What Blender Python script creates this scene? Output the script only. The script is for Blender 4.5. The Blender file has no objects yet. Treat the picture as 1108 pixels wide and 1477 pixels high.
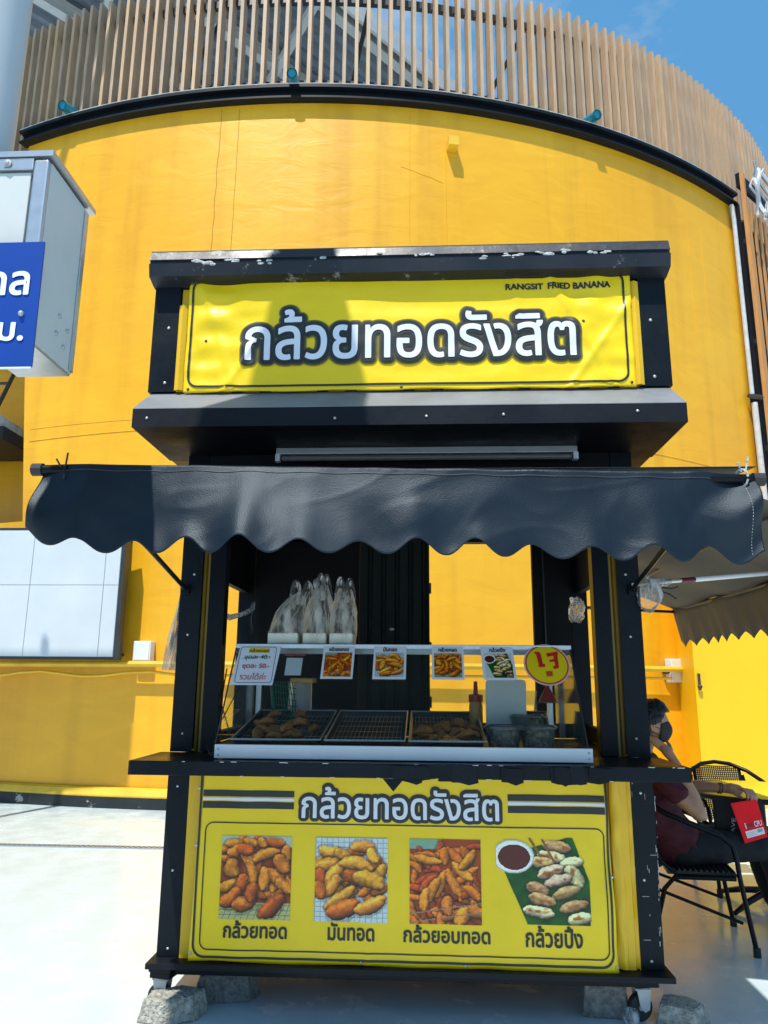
import bpy, bmesh, math, random
import numpy as np
from mathutils import Vector, Matrix, noise as mnoise
R = math.radians
SC = bpy.context.scene
COL = SC.collection
random.seed(7)

# ---------------------------------------------------------------- camera
cam_d = bpy.data.cameras.new('camera')
cam = bpy.data.objects.new('camera', cam_d); COL.objects.link(cam)
SC.camera = cam
cam_d.sensor_fit = 'VERTICAL'; cam_d.sensor_height = 36.0
cam_d.lens = 36.0 * 1091.29 / 1477.0
cam_d.clip_start = 0.05; cam_d.clip_end = 2000
PT, YW, RL = 0.21929, 0.05299, 0.00755
fw = Vector((-math.sin(YW)*math.cos(PT), math.cos(YW)*math.cos(PT), math.sin(PT)))
rt = Vector((math.cos(YW), math.sin(YW), 0)); up = rt.cross(fw)
r2 = rt*math.cos(RL) + up*math.sin(RL); u2 = -rt*math.sin(RL) + up*math.cos(RL)
mw = Matrix((r2, u2, -fw)).transposed().to_4x4()
mw.translation = Vector((0.08343, -3.73497, 1.44515))
cam.matrix_world = mw

# ---------------------------------------------------------------- sky, sun, exposure
SUN = Vector((-0.36, -1.0, 2.05)).normalized()          # towards the sun
elev = math.asin(SUN.z); azim = math.atan2(SUN.x, SUN.y)
w = bpy.data.worlds.new('World'); SC.world = w; w.use_nodes = True
nt = w.node_tree; bg = nt.nodes['Background']
sky = nt.nodes.new('ShaderNodeTexSky'); sky.sky_type = 'NISHITA'; sky.sun_disc = False
sky.sun_elevation = elev; sky.sun_rotation = azim; sky.air_density = 1.0; sky.dust_density = 0.6; sky.ozone_density = 1.6
tc = nt.nodes.new('ShaderNodeTexCoord')
mp = nt.nodes.new('ShaderNodeMapping'); mp.inputs['Scale'].default_value = (1.0, 1.0, 1.9); mp.inputs['Location'].default_value = (0.35, 0.1, 0.12)
nz = nt.nodes.new('ShaderNodeTexNoise'); nz.inputs['Scale'].default_value = 5.0; nz.inputs['Detail'].default_value = 7; nz.inputs['Roughness'].default_value = 0.6
cr = nt.nodes.new('ShaderNodeValToRGB'); cr.color_ramp.elements[0].position = 0.50; cr.color_ramp.elements[1].position = 0.76
mx = nt.nodes.new('ShaderNodeMix'); mx.data_type = 'RGBA'; mx.inputs[7].default_value = (9.5, 10.6, 11.6, 1)
ml = nt.nodes.new('ShaderNodeMath'); ml.operation = 'MULTIPLY'; ml.inputs[1].default_value = 0.75
nt.links.new(tc.outputs['Generated'], mp.inputs['Vector']); nt.links.new(mp.outputs[0], nz.inputs['Vector'])
nt.links.new(nz.outputs['Fac'], cr.inputs[0]); nt.links.new(cr.outputs[0], ml.inputs[0]); nt.links.new(ml.outputs[0], mx.inputs[0])
hz = nt.nodes.new('ShaderNodeMix'); hz.data_type = 'RGBA'; hz.inputs[0].default_value = .42; hz.inputs[7].default_value = (2.9, 10.4, 20.0, 1)
nt.links.new(sky.outputs[0], hz.inputs[6]); nt.links.new(hz.outputs[2], mx.inputs[6]); nt.links.new(mx.outputs[2], bg.inputs[0]); bg.inputs[1].default_value = 0.066
sd = bpy.data.lights.new('sun', 'SUN'); sd.energy = 5.0; sd.angle = R(0.6); sd.color = (1.0, 0.965, 0.9)
so = bpy.data.objects.new('sun', sd); COL.objects.link(so)
so.rotation_euler = SUN.to_track_quat('Z', 'Y').to_euler()
vs = SC.view_settings; vs.view_transform = 'Standard'; vs.look = 'None'; vs.exposure = 0.06; vs.gamma = 1.0; vs.use_curve_mapping = False
SC.cycles.max_bounces = 8; SC.cycles.transparent_max_bounces = 16; SC.cycles.caustics_reflective = False; SC.cycles.caustics_refractive = False

# ---------------------------------------------------------------- materials
def lin(c):
    return tuple(((x/12.92) if x <= .04045 else ((x+.055)/1.055)**2.4) for x in c)
def mat(name, col, rough=.5, metal=0., var=.12, scale=6., bump=0., bscale=40., spec=.5, col2=None, thr=None, coat=0., stretch=None, rvar=0.):
    m = bpy.data.materials.new(name); m.use_nodes = True; t = m.node_tree; b = t.nodes['Principled BSDF']
    b.inputs['Roughness'].default_value = rough; b.inputs['Metallic'].default_value = metal
    b.inputs['Specular IOR Level'].default_value = spec; b.inputs['Coat Weight'].default_value = coat
    c = t.nodes.new('ShaderNodeTexCoord'); src = c.outputs['Object']
    if stretch:
        g = t.nodes.new('ShaderNodeMapping'); g.inputs['Scale'].default_value = stretch
        t.links.new(src, g.inputs[0]); src = g.outputs[0]
    n = t.nodes.new('ShaderNodeTexNoise'); n.inputs['Scale'].default_value = scale; n.inputs['Detail'].default_value = 5; n.inputs['Roughness'].default_value = .6
    t.links.new(src, n.inputs['Vector'])
    r = t.nodes.new('ShaderNodeValToRGB'); e = r.color_ramp.elements
    if col2 is None:
        e[0].position = .3; e[1].position = .7
        e[0].color = tuple(x*(1-var) for x in col)+(1,); e[1].color = tuple(min(1, x*(1+var)) for x in col)+(1,)
    else:
        th = thr or .55
        e[0].position = th-.03; e[1].position = th+.03; e[0].color = tuple(col)+(1,); e[1].color = tuple(col2)+(1,)
    t.links.new(n.outputs['Fac'], r.inputs[0]); t.links.new(r.outputs[0], b.inputs['Base Color'])
    if rvar:
        q = t.nodes.new('ShaderNodeMapRange'); q.inputs[3].default_value = rough-rvar; q.inputs[4].default_value = rough+rvar
        q.inputs[1].default_value = .3; q.inputs[2].default_value = .7
        t.links.new(n.outputs['Fac'], q.inputs[0]); t.links.new(q.outputs[0], b.inputs['Roughness'])
    if bump:
        k = t.nodes.new('ShaderNodeTexNoise'); k.inputs['Scale'].default_value = bscale; k.inputs['Detail'].default_value = 4
        t.links.new(src, k.inputs['Vector'])
        u = t.nodes.new('ShaderNodeBump'); u.inputs['Strength'].default_value = bump; u.inputs['Distance'].default_value = .02
        t.links.new(k.outputs['Fac'], u.inputs['Height']); t.links.new(u.outputs[0], b.inputs['Normal'])
    return m

def mat_worn(name, col, wear, rough=.35, amount=.66, scale=9., fine=60.):
    """painted surface with chipped flecks and dust"""
    m = mat(name, col, rough, var=.18, scale=4, bump=.12, bscale=14, rvar=.12)
    t = m.node_tree; b = t.nodes['Principled BSDF']; base = b.inputs['Base Color'].links[0].from_socket
    c = t.nodes.new('ShaderNodeTexCoord')
    n = t.nodes.new('ShaderNodeTexNoise'); n.inputs['Scale'].default_value = scale; n.inputs['Detail'].default_value = 9; n.inputs['Roughness'].default_value = .72
    t.links.new(c.outputs['Object'], n.inputs['Vector'])
    r = t.nodes.new('ShaderNodeValToRGB'); r.color_ramp.elements[0].position = amount; r.color_ramp.elements[1].position = amount+.03
    t.links.new(n.outputs['Fac'], r.inputs[0])
    x = t.nodes.new('ShaderNodeMix'); x.data_type = 'RGBA'; x.inputs[7].default_value = tuple(wear)+(1,)
    t.links.new(r.outputs[0], x.inputs[0]); t.links.new(base, x.inputs[6]); t.links.new(x.outputs[2], b.inputs['Base Color'])
    return m

def mat_attr(name, rough=.45):
    m = bpy.data.materials.new(name); m.use_nodes = True; t = m.node_tree; b = t.nodes['Principled BSDF']
    a = t.nodes.new('ShaderNodeAttribute'); a.attribute_name = 'print'
    t.links.new(a.outputs['Color'], b.inputs['Base Color']); b.inputs['Roughness'].default_value = rough
    return m

def mat_film(name, tint, opac, rough=.2, gloss=.5, wr=0.):
    """thin see-through sheet (glass, cling film, bag)"""
    m = bpy.data.materials.new(name); m.use_nodes = True; t = m.node_tree
    for n in list(t.nodes):
        if n.type != 'OUTPUT_MATERIAL': t.nodes.remove(n)
    out = [n for n in t.nodes if n.type == 'OUTPUT_MATERIAL'][0]
    tr = t.nodes.new('ShaderNodeBsdfTransparent'); tr.inputs[0].default_value = (1-(1-tint[0])*.25, 1-(1-tint[1])*.25, 1-(1-tint[2])*.25, 1)
    df = t.nodes.new('ShaderNodeBsdfDiffuse'); df.inputs[0].default_value = tuple(tint)+(1,)
    tl = t.nodes.new('ShaderNodeBsdfTranslucent'); tl.inputs[0].default_value = tuple(tint)+(1,)
    gl = t.nodes.new('ShaderNodeBsdfGlossy'); gl.inputs['Roughness'].default_value = rough; gl.inputs[0].default_value = (1, 1, 1, 1)
    a = t.nodes.new('ShaderNodeMixShader'); a.inputs[0].default_value = .5
    b = t.nodes.new('ShaderNodeMixShader'); b.inputs[0].default_value = opac
    c = t.nodes.new('ShaderNodeMixShader')
    fr = t.nodes.new('ShaderNodeFresnel'); fr.inputs[0].default_value = 1.45
    mm = t.nodes.new('ShaderNodeMath'); mm.operation = 'MULTIPLY'; mm.inputs[1].default_value = gloss
    L = t.links.new
    L(df.outputs[0], a.inputs[1]); L(tl.outputs[0], a.inputs[2]); L(tr.outputs[0], b.inputs[1]); L(a.outputs[0], b.inputs[2])
    L(fr.outputs[0], mm.inputs[0]); L(mm.outputs[0], c.inputs[0]); L(b.outputs[0], c.inputs[1]); L(gl.outputs[0], c.inputs[2]); L(c.outputs[0], out.inputs[0])
    if wr:
        tc_ = t.nodes.new('ShaderNodeTexCoord'); k = t.nodes.new('ShaderNodeTexNoise'); k.inputs['Scale'].default_value = 22; k.inputs['Detail'].default_value = 4
        mp_ = t.nodes.new('ShaderNodeMapping'); mp_.inputs['Scale'].default_value = (1.2, 1.2, .25)
        L(tc_.outputs['Object'], mp_.inputs[0]); L(mp_.outputs[0], k.inputs['Vector'])
        u = t.nodes.new('ShaderNodeBump'); u.inputs['Strength'].default_value = wr; u.inputs['Distance'].default_value = .03
        L(k.outputs['Fac'], u.inputs['Height'])
        for s in (df, tl, gl): L(u.outputs[0], s.inputs['Normal'])
        rr = t.nodes.new('ShaderNodeMapRange'); rr.inputs[1].default_value = .50; rr.inputs[2].default_value = .66; rr.inputs[3].default_value = opac*.4; rr.inputs[4].default_value = min(1, opac*3.2)
        L(k.outputs['Fac'], rr.inputs[0]); L(rr.outputs[0], b.inputs[0])
    return m

M = {}
def mat_stucco():
    m = bpy.data.materials.new('yellow_stucco'); m.use_nodes = True; t = m.node_tree; b = t.nodes['Principled BSDF']; L = t.links.new
    c = t.nodes.new('ShaderNodeTexCoord')
    n1 = t.nodes.new('ShaderNodeTexNoise'); n1.inputs['Scale'].default_value = .35; n1.inputs['Detail'].default_value = 6; n1.inputs['Roughness'].default_value = .6
    mp1 = t.nodes.new('ShaderNodeMapping'); mp1.inputs['Scale'].default_value = (2.6, 2.6, .13)     # rain streaks
    n2 = t.nodes.new('ShaderNodeTexNoise'); n2.inputs['Scale'].default_value = 1.3; n2.inputs['Detail'].default_value = 6
    mp3 = t.nodes.new('ShaderNodeMapping'); mp3.inputs['Scale'].default_value = (1., 1., 2.4); mp3.inputs['Rotation'].default_value = (0, .35, 0)
    n3 = t.nodes.new('ShaderNodeTexNoise'); n3.inputs['Scale'].default_value = 1.5; n3.inputs['Detail'].default_value = 9; n3.inputs['Distortion'].default_value = 1.1
    L(c.outputs['Object'], n1.inputs['Vector']); L(c.outputs['Object'], mp1.inputs[0]); L(mp1.outputs[0], n2.inputs['Vector'])
    L(c.outputs['Object'], mp3.inputs[0]); L(mp3.outputs[0], n3.inputs['Vector'])
    r1 = t.nodes.new('ShaderNodeValToRGB'); e = r1.color_ramp.elements; e[0].position = .3; e[1].position = .72
    e[0].color = (.82, .385, .004, 1); e[1].color = (.88, .46, .018, 1); L(n1.outputs['Fac'], r1.inputs[0])
    r2_ = t.nodes.new('ShaderNodeValToRGB'); e = r2_.color_ramp.elements; e[0].position = .30; e[1].position = .50
    e[0].color = (.66, .60, .54, 1); e[1].color = (1, 1, 1, 1); L(n2.outputs['Fac'], r2_.inputs[0])
    x = t.nodes.new('ShaderNodeMix'); x.data_type = 'RGBA'; x.blend_type = 'MULTIPLY'; x.inputs[0].default_value = .36
    L(r1.outputs[0], x.inputs[6]); L(r2_.outputs[0], x.inputs[7])
    r3 = t.nodes.new('ShaderNodeValToRGB'); e = r3.color_ramp.elements; e[0].position = .40; e[1].position = .60
    e[0].color = (.86, .80, .72, 1); e[1].color = (1.0, 1.0, 1.0, 1); L(n3.outputs['Fac'], r3.inputs[0])
    y = t.nodes.new('ShaderNodeMix'); y.data_type = 'RGBA'; y.blend_type = 'MULTIPLY'; y.inputs[0].default_value = .28
    L(x.outputs[2], y.inputs[6]); L(r3.outputs[0], y.inputs[7]); L(y.outputs[2], b.inputs['Base Color'])
    b.inputs['Roughness'].default_value = .42; b.inputs['Specular IOR Level'].default_value = .5
    u = t.nodes.new('ShaderNodeBump'); u.inputs['Strength'].default_value = .17; u.inputs['Distance'].default_value = .05
    L(n3.outputs['Fac'], u.inputs['Height']); L(u.outputs[0], b.inputs['Normal'])
    return m
M['stucco'] = mat_stucco()
M['black'] = mat_worn('black_painted_steel', (.006, .009, .013), (.12, .13, .13), .36, .74)
M['black'].node_tree.nodes['Principled BSDF'].inputs['Specular IOR Level'].default_value = .18
M['black_clean'] = mat('black_steel', (.004, .006, .009), .34, var=.2, bump=.08, bscale=12, spec=.18)
M['hood'] = mat_worn('weathered_black_sheet', (.008, .010, .014), (.28, .27, .24), .5, .70, 5)
M['hood'].node_tree.nodes['Principled BSDF'].inputs['Specular IOR Level'].default_value = .2
M['sunlit_slope'] = mat_worn('sunlit_grey_sheet', (.20, .21, .22), (.26, .25, .23), .55, .66, 4)  # pale grey paints the sun's sheen onto the black hood slope
M['cap'] = mat_worn('stained_black_cap_sheet', (.009, .012, .018), (.20, .20, .19), .42, .60, 7)
M['vinyl'] = mat('navy_black_vinyl', (.003, .008, .014), .46, var=.25, scale=3, bump=.16, bscale=260, rvar=.05, spec=.45)
M['vinyl'].node_tree.nodes['Principled BSDF'].inputs['Specular Tint'].default_value = (.75, .88, 1., 1)
M['inner'] = mat('dark_interior', (.003, .003, .0035), .6, var=.2, spec=.25)
M['shaded_sheet'] = mat('shaded_ochre_sheet', (.20, .12, .01), .4, var=.1)  # yellow sheet with the shade under the awning put into its colour
M['green_panel'] = mat('dark_green_sheet', (.005, .012, .009), .5, var=.2, spec=.3)
M['ysheet'] = mat('yellow_ribbed_sheet', (.80, .47, .008), .38, var=.08, scale=2, bump=.05)
M['banner'] = mat('yellow_vinyl_banner', (.90, .62, .0), .42, var=.04, scale=3, bump=.25, bscale=7)
M['booth'] = mat('bright_yellow_wall', (.84, .50, .002), .5, var=.04, scale=1.2, bump=.06, bscale=8)
M['ink'] = mat('black_print', (.02, .022, .02), .42, var=.05)
M['halo'] = mat('smoky_print', (.20, .17, .02), .45, var=.2, scale=30)
M['halo2'] = mat('dark_smoky_print', (.06, .06, .03), .45, var=.2, scale=30)
M['white_ink'] = mat('white_print', (.74, .77, .84), .4, var=.04)
M['red_ink'] = mat('red_print', (.62, .02, .02), .4, var=.05)
M['print'] = mat_attr('photo_print')
M['ground'] = mat_worn('pale_epoxy_floor', (.60, .69, .69), (.40, .45, .45), .22, .64, 5)
t_ = M['ground'].node_tree; b_ = t_.nodes['Principled BSDF']
for n_ in t_.nodes:
    if n_.type == 'BUMP': n_.inputs['Strength'].default_value = .05
    if n_.type == 'VALTORGB' and abs(n_.color_ramp.elements[0].position-.64) < .001: n_.color_ramp.elements[1].position = .80
    if n_.type == 'VALTORGB' and abs(n_.color_ramp.elements[0].position-.3) < .001: n_.color_ramp.elements[0].color = (.56, .66, .69, 1); n_.color_ramp.elements[1].color = (.61, .71, .74, 1)
M['timber'] = mat('tan_wood_slat', (.50, .33, .195), .6, var=.16, scale=5, stretch=(6, 6, .5), bump=.1)
M['timber_b'] = mat('greyed_wood_slat', (.44, .31, .20), .65, var=.2, scale=4, stretch=(6, 6, .5), bump=.1)
M['timber_c'] = mat('warm_wood_slat', (.55, .365, .205), .6, var=.18, scale=6, stretch=(6, 6, .5), bump=.1)
M['timber_or'] = mat('orange_wood_slat', (.55, .25, .07), .6, var=.16, scale=5, stretch=(6, 6, .5), bump=.1)
M['trim'] = mat('black_channel_steel', (.005, .007, .010), .42, var=.3, scale=2, spec=.25)
M['pale_edge'] = mat('chipped_pale_edge', (.5, .5, .47), .6, var=.3, scale=8)
M['skirt'] = mat_worn('peeling_black_skirting', (.012, .016, .016), (.30, .30, .26), .5, .60, 3.6)
M['ledge'] = mat('yellow_painted_ledge', (.74, .46, .03), .5, var=.15, scale=3)
M['pvc'] = mat('teal_pvc', (.02, .22, .30), .35, var=.1)
M['dark'] = mat('dark_hollow', (.004, .004, .005), .8)
M['galv'] = mat('galvanised_steel', (.42, .44, .45), .38, metal=.35, var=.1, scale=8, bump=.05)
M['pole'] = mat('grey_painted_pole', (.43, .465, .48), .45, var=.05, scale=3)
M['cab'] = mat('pale_grey_cabinet', (.54, .56, .54), .45, var=.06, scale=4, bump=.06, bscale=6)
M['alu'] = mat('aluminium_trim', (.62, .63, .64), .28, metal=.8, var=.08, scale=20)
M['blue'] = mat('blue_sign', (.003, .045, .28), .35, var=.06)
M['white'] = mat('white_plastic', (.74, .76, .78), .35, var=.04)
M['screen'] = mat('pale_screen_panel', (.57, .61, .63), .35, var=.06, scale=1.6)
M['seam'] = mat('screen_joint', (.40, .46, .50), .4)
M['frame'] = mat('dark_frame', (.03, .034, .036), .4)
M['roofsheet'] = mat('blue_grey_roof_sheet', (.16, .19, .23), .5, metal=.2, var=.12)
M['beam'] = mat('pale_grey_beam', (.50, .51, .50), .5, var=.08)
M['canvas'] = mat('taupe_canvas', (.095, .082, .062), .7, var=.1, scale=4, bump=.1, bscale=60)
M['silicone'] = mat('dirty_silicone', (.45, .46, .45), .6, var=.5, scale=60, bump=.6, bscale=80)
M['screw'] = mat('screw_head', (.55, .55, .52), .4, metal=.6, var=.1)
M['rubber'] = mat('black_rubber', (.02, .02, .02), .6)
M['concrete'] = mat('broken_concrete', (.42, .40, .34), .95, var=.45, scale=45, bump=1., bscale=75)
M['concrete_shaded'] = mat('shaded_concrete', (.20, .20, .185), .95, var=.45, scale=35, bump=1., bscale=60)  # same concrete, darkened to paint in the shade under the kiosk
M['glass'] = mat_film('clear_glass', (.80, .90, .86), .012, .02, .35)
M['bag'] = mat_film('translucent_plastic_bag', (1., .99, .92), .21, .32, .45, .5)
M['bagfold'] = mat_film('gathered_plastic_fold', (.95, .94, .86), .42, .3, .6)
M['wrap'] = mat_film('cling_wrap', (.9, .92, .94), .30, .15, .9, 1.0)
M['foam'] = mat('pale_foam', (.78, .77, .66), .6, var=.04)
M['steel'] = mat('stainless_steel', (.66, .66, .64), .35, metal=.4, var=.1, stretch=(20, 20, 1))
M['traym'] = mat('dull_tray_metal', (.05, .05, .05), .35, metal=.6, var=.15)
M['cupf'] = mat_film('cloudy_cup_plastic', (.85, .85, .82), .22, .12, 1.0)
M['fried'] = mat('fried_batter', (.42, .15, .035), .35, var=.45, scale=40, bump=.6, bscale=90)
M['dough'] = mat('pale_banana_slices', (.52, .44, .32), .5, var=.3, scale=40)
M['greenp'] = mat('green_plastic', (.01, .16, .10), .4, var=.1)
M['redp'] = mat('red_plastic', (.45, .03, .02), .4)
M['sauce'] = mat('amber_sauce', (.55, .30, .08), .3)
M['card'] = mat('white_card', (.78, .80, .84), .45, var=.03)
M['board'] = mat('offwhite_board', (.62, .64, .60), .5, var=.04)
M['stick_y'] = mat('yellow_sticker', (.85, .60, .01), .4, var=.03)
M['stick_r'] = mat('red_sticker_rim', (.6, .05, .03), .4)
M['stick_p'] = mat('pink_sticker_edge', (.75, .5, .45), .4)
M['tube'] = mat('lamp_tube_unlit', (.16, .16, .16), .3)
M['skin'] = mat('skin', (.42, .22, .13), .5, var=.1, scale=14, bump=.08, bscale=80)
M['hair'] = mat('black_hair', (.008, .007, .007), .45, var=.3, bump=.6, bscale=70, stretch=(1, 1, .3))
M['mask'] = mat('black_face_mask', (.008, .008, .01), .7)
M['shirt'] = mat('maroon_cotton', (.06, .005, .012), .85, var=.15, bump=.25, bscale=25)
M['pants'] = mat('black_cotton', (.006, .007, .009), .85, var=.2, bump=.25, bscale=25)
M['eye'] = mat('eye_white', (.5, .48, .45), .3)
M['redcard'] = mat('glossy_red_card', (.85, .004, .012), .5, spec=.2)
M['wicker'] = mat('dark_wicker', (.02, .019, .017), .55, var=.3)
M['tabletop'] = mat('yellow_tabletop', (.72, .56, .03), .3, var=.04)
M['wood'] = mat('stick_wood', (.4, .25, .1), .6)
M['crack'] = mat('crack_line', (.42, .21, .02), .8)
M['cable'] = mat('black_cable', (.012, .012, .012), .5)
M['conduit'] = mat('pale_grey_conduit', (.55, .56, .56), .45, var=.15, scale=10)
M['maroon'] = mat('maroon_band', (.12, .01, .03), .5)
M['gold'] = mat('ring_gold', (.8, .5, .1), .25, metal=1.)
M['hangcloth'] = mat_film('hanging_plastic_sheet', (.75, .76, .74), .55, .3, .5, .8)

# ---------------------------------------------------------------- helpers
WL = {}
def tag(o, label=None, cat=None, group=None, kind=None):
    if label: o['label'] = label
    if cat: o['category'] = cat
    if group: o['group'] = group
    if kind: o['kind'] = kind
    return o
def thing(name, loc, label, cat, group=None):
    o = bpy.data.objects.new(name, None); COL.objects.link(o); o.location = loc; o.empty_display_size = .1
    WL[o] = Vector(loc); return tag(o, label, cat, group)

class MB:
    def __init__(s): s.bm = bmesh.new()
    def vs(s, co): return [s.bm.verts.new(c) for c in co]
    def quad(s, *co):
        s.bm.faces.new(s.vs(co)); return s
    def box(s, a, b, bev=0., mtx=None):
        x0, y0, z0 = a; x1, y1, z1 = b
        r = bmesh.ops.create_cube(s.bm, size=1.)
        for v in r['verts']:
            v.co = Vector(((x0+x1)/2 + v.co.x*(x1-x0), (y0+y1)/2 + v.co.y*(y1-y0), (z0+z1)/2 + v.co.z*(z1-z0)))
        vv = r['verts']
        if bev:
            ed = list({e for v in vv for e in v.link_edges})
            q = bmesh.ops.bevel(s.bm, geom=ed, offset=bev, segments=2, profile=.6, affect='EDGES')
            vv = [v for v in q['verts']]
        if mtx is not None: bmesh.ops.transform(s.bm, matrix=mtx, verts=[v for v in vv if v.is_valid])
        return s
    def prism(s, pts, f0, f1):
        """polygon of 2-d points swept between two mappings f0(p), f1(p)"""
        A = s.vs([f0(p) for p in pts]); B = s.vs([f1(p) for p in pts]); n = len(pts)
        s.bm.faces.new(A); s.bm.faces.new(B[::-1])
        for i in range(n): s.bm.faces.new((A[i], B[i], B[(i+1) % n], A[(i+1) % n]))
        return s
    def tube(s, pts, r, n=8, cap=True, flat=1.):
        pts = [Vector(p) for p in pts]; rs = r if isinstance(r, (list, tuple)) else [r]*len(pts)
        rings = []; prev = None
        for i, p in enumerate(pts):
            d = (pts[min(i+1, len(pts)-1)] - pts[max(i-1, 0)]).normalized()
            if prev is None:
                a = Vector((0, 0, 1)) if abs(d.z) < .9 else Vector((1, 0, 0))
                u = d.cross(a).normalized()
            else:
                u = (prev - d*prev.dot(d)).normalized()
            v = d.cross(u); prev = u
            rings.append(s.vs([p + (u*math.cos(t)*rs[i] + v*math.sin(t)*rs[i]*flat) for t in [2*math.pi*k/n for k in range(n)]]))
        for i in range(len(rings)-1):
            for k in range(n):
                s.bm.faces.new((rings[i][k], rings[i][(k+1) % n], rings[i+1][(k+1) % n], rings[i+1][k]))
        if cap:
            s.bm.faces.new(rings[0][::-1]); s.bm.faces.new(rings[-1])
        return s
    def lathe(s, prof, c=(0, 0, 0), n=20, ax='z'):
        rings = []
        for (r, h) in prof:
            ring = []
            for k in range(n):
                t = 2*math.pi*k/n; a, b = r*math.cos(t), r*math.sin(t)
                co = {'z': (a, b, h), 'y': (a, h, b), 'x': (h, a, b)}[ax]
                ring.append(s.bm.verts.new(Vector(co)+Vector(c)))
            rings.append(ring)
        for i in range(len(rings)-1):
            for k in range(n): s.bm.faces.new((rings[i][k], rings[i][(k+1) % n], rings[i+1][(k+1) % n], rings[i+1][k]))
        if prof[0][0] > 1e-6: s.bm.faces.new(rings[0])
        if prof[-1][0] > 1e-6: s.bm.faces.new(rings[-1])
        return s
    def ball(s, c, r, sc=(1, 1, 1), n=10):
        q = bmesh.ops.create_uvsphere(s.bm, u_segments=n, v_segments=max(5, n*2//3), radius=r)
        for v in q['verts']: v.co = Vector((v.co.x*sc[0], v.co.y*sc[1], v.co.z*sc[2])) + Vector(c)
        return s
    def grid(s, f, nu, nv):
        V = [[s.bm.verts.new(f(i/nu, j/nv)) for i in range(nu+1)] for j in range(nv+1)]
        for j in range(nv):
            for i in range(nu): s.bm.faces.new((V[j][i], V[j][i+1], V[j+1][i+1], V[j+1][i]))
        return s
    def build(s, name, m, parent=None, smooth=False, label=None, cat=None, group=None, kind=None, origin=None, thick=0., recalc=True):
        if recalc: bmesh.ops.recalc_face_normals(s.bm, faces=s.bm.faces)
        me = bpy.data.meshes.new(name)
        off = WL.get(parent, Vector((0, 0, 0))) if parent else (Vector(origin) if origin else Vector((0, 0, 0)))
        bmesh.ops.translate(s.bm, vec=-off, verts=s.bm.verts)
        s.bm.to_mesh(me); s.bm.free()
        me.materials.append(M[m] if isinstance(m, str) else m)
        if smooth:
            me.polygons.foreach_set('use_smooth', [True]*len(me.polygons))
            me.set_sharp_from_angle(angle=R(40))
        o = bpy.data.objects.new(name, me); COL.objects.link(o)
        if parent: o.parent = parent
        else: o.location = off
        WL[o] = off
        if thick:
            md = o.modifiers.new('thickness', 'SOLIDIFY'); md.thickness = thick; md.offset = 0
        return tag(o, label, cat, group, kind)

def box(name, a, b, m, parent=None, bev=.003, **k): return MB().box(a, b, bev).build(name, m, parent, **k)
def copy_tree(o, parent=None):
    c = o.copy(); COL.objects.link(c)
    if parent: c.parent = parent
    for ch in list(o.children): copy_tree(ch, c)
    return c
def fn(x, y, s=1., o=0.): return mnoise.noise(Vector((x*s+o, y*s+o*.7, o)))

GL = {}
def outline(ch):
    """outline of a short text as sampled closed contours"""
    cu = bpy.data.curves.new('t', 'FONT'); cu.body = ch; cu.size = 1.
    t = bpy.data.objects.new('t', cu); COL.objects.link(t)
    bpy.context.view_layer.objects.active = t
    for o in bpy.context.selected_objects: o.select_set(False)
    t.select_set(True); bpy.ops.object.convert(target='CURVE')
    out = []
    for sp in t.data.splines:
        P = sp.bezier_points; n = len(P); c = []
        for k in range(n):
            a, b = P[k], P[(k+1) % n]; straight = (a.handle_right-a.co).length < 1e-6 and (b.handle_left-b.co).length < 1e-6
            m = 1 if straight else 5
            for q in range(m):
                t_ = q/m; u = 1-t_
                c.append((a.co*u**3+a.handle_right*3*u*u*t_+b.handle_left*3*u*t_*t_+b.co*t_**3).xy)
        out.append(c)
    d = t.data; bpy.data.objects.remove(t); bpy.data.curves.remove(d)
    return out
def sarea(c): return .5*sum(c[k-1].x*c[k].y-c[k].x*c[k-1].y for k in range(len(c)))
def inside(p, c):
    r = False
    for k in range(len(c)):
        a, b = c[k-1], c[k]
        if (a.y > p.y) != (b.y > p.y) and p.x < (b.x-a.x)*(p.y-a.y)/(b.y-a.y)+a.x: r = not r
    return r
def glyph(ch, bar=False):
    """filled mesh of one character (strokes that overlap are filled one by one), or the place of a closing bar"""
    from mathutils.geometry import tessellate_polygon
    if (ch, bar) not in GL:
        C_ = outline(ch)
        if bar: GL[(ch, bar)] = max(p.x for c in C_ for p in c if p.y < -.10)
        else:
            sg = math.copysign(1, sarea(max(C_, key=lambda c: abs(sarea(c))))); V = []; F = []
            for c in [c for c in C_ if sarea(c)*sg > 0]:
                grp = [c]+[h for h in C_ if sarea(h)*sg < 0 and inside(h[0], c)]
                k0 = len(V); V += [(p.x, p.y, 0) for g in grp for p in g]
                F += [tuple(k0+q for q in t3) for t3 in tessellate_polygon([[p.to_3d() for p in g] for g in grp])]
            me = bpy.data.meshes.new('g'); me.from_pydata(V, [], F); GL[(ch, bar)] = me
    return GL[(ch, bar)]
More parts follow.
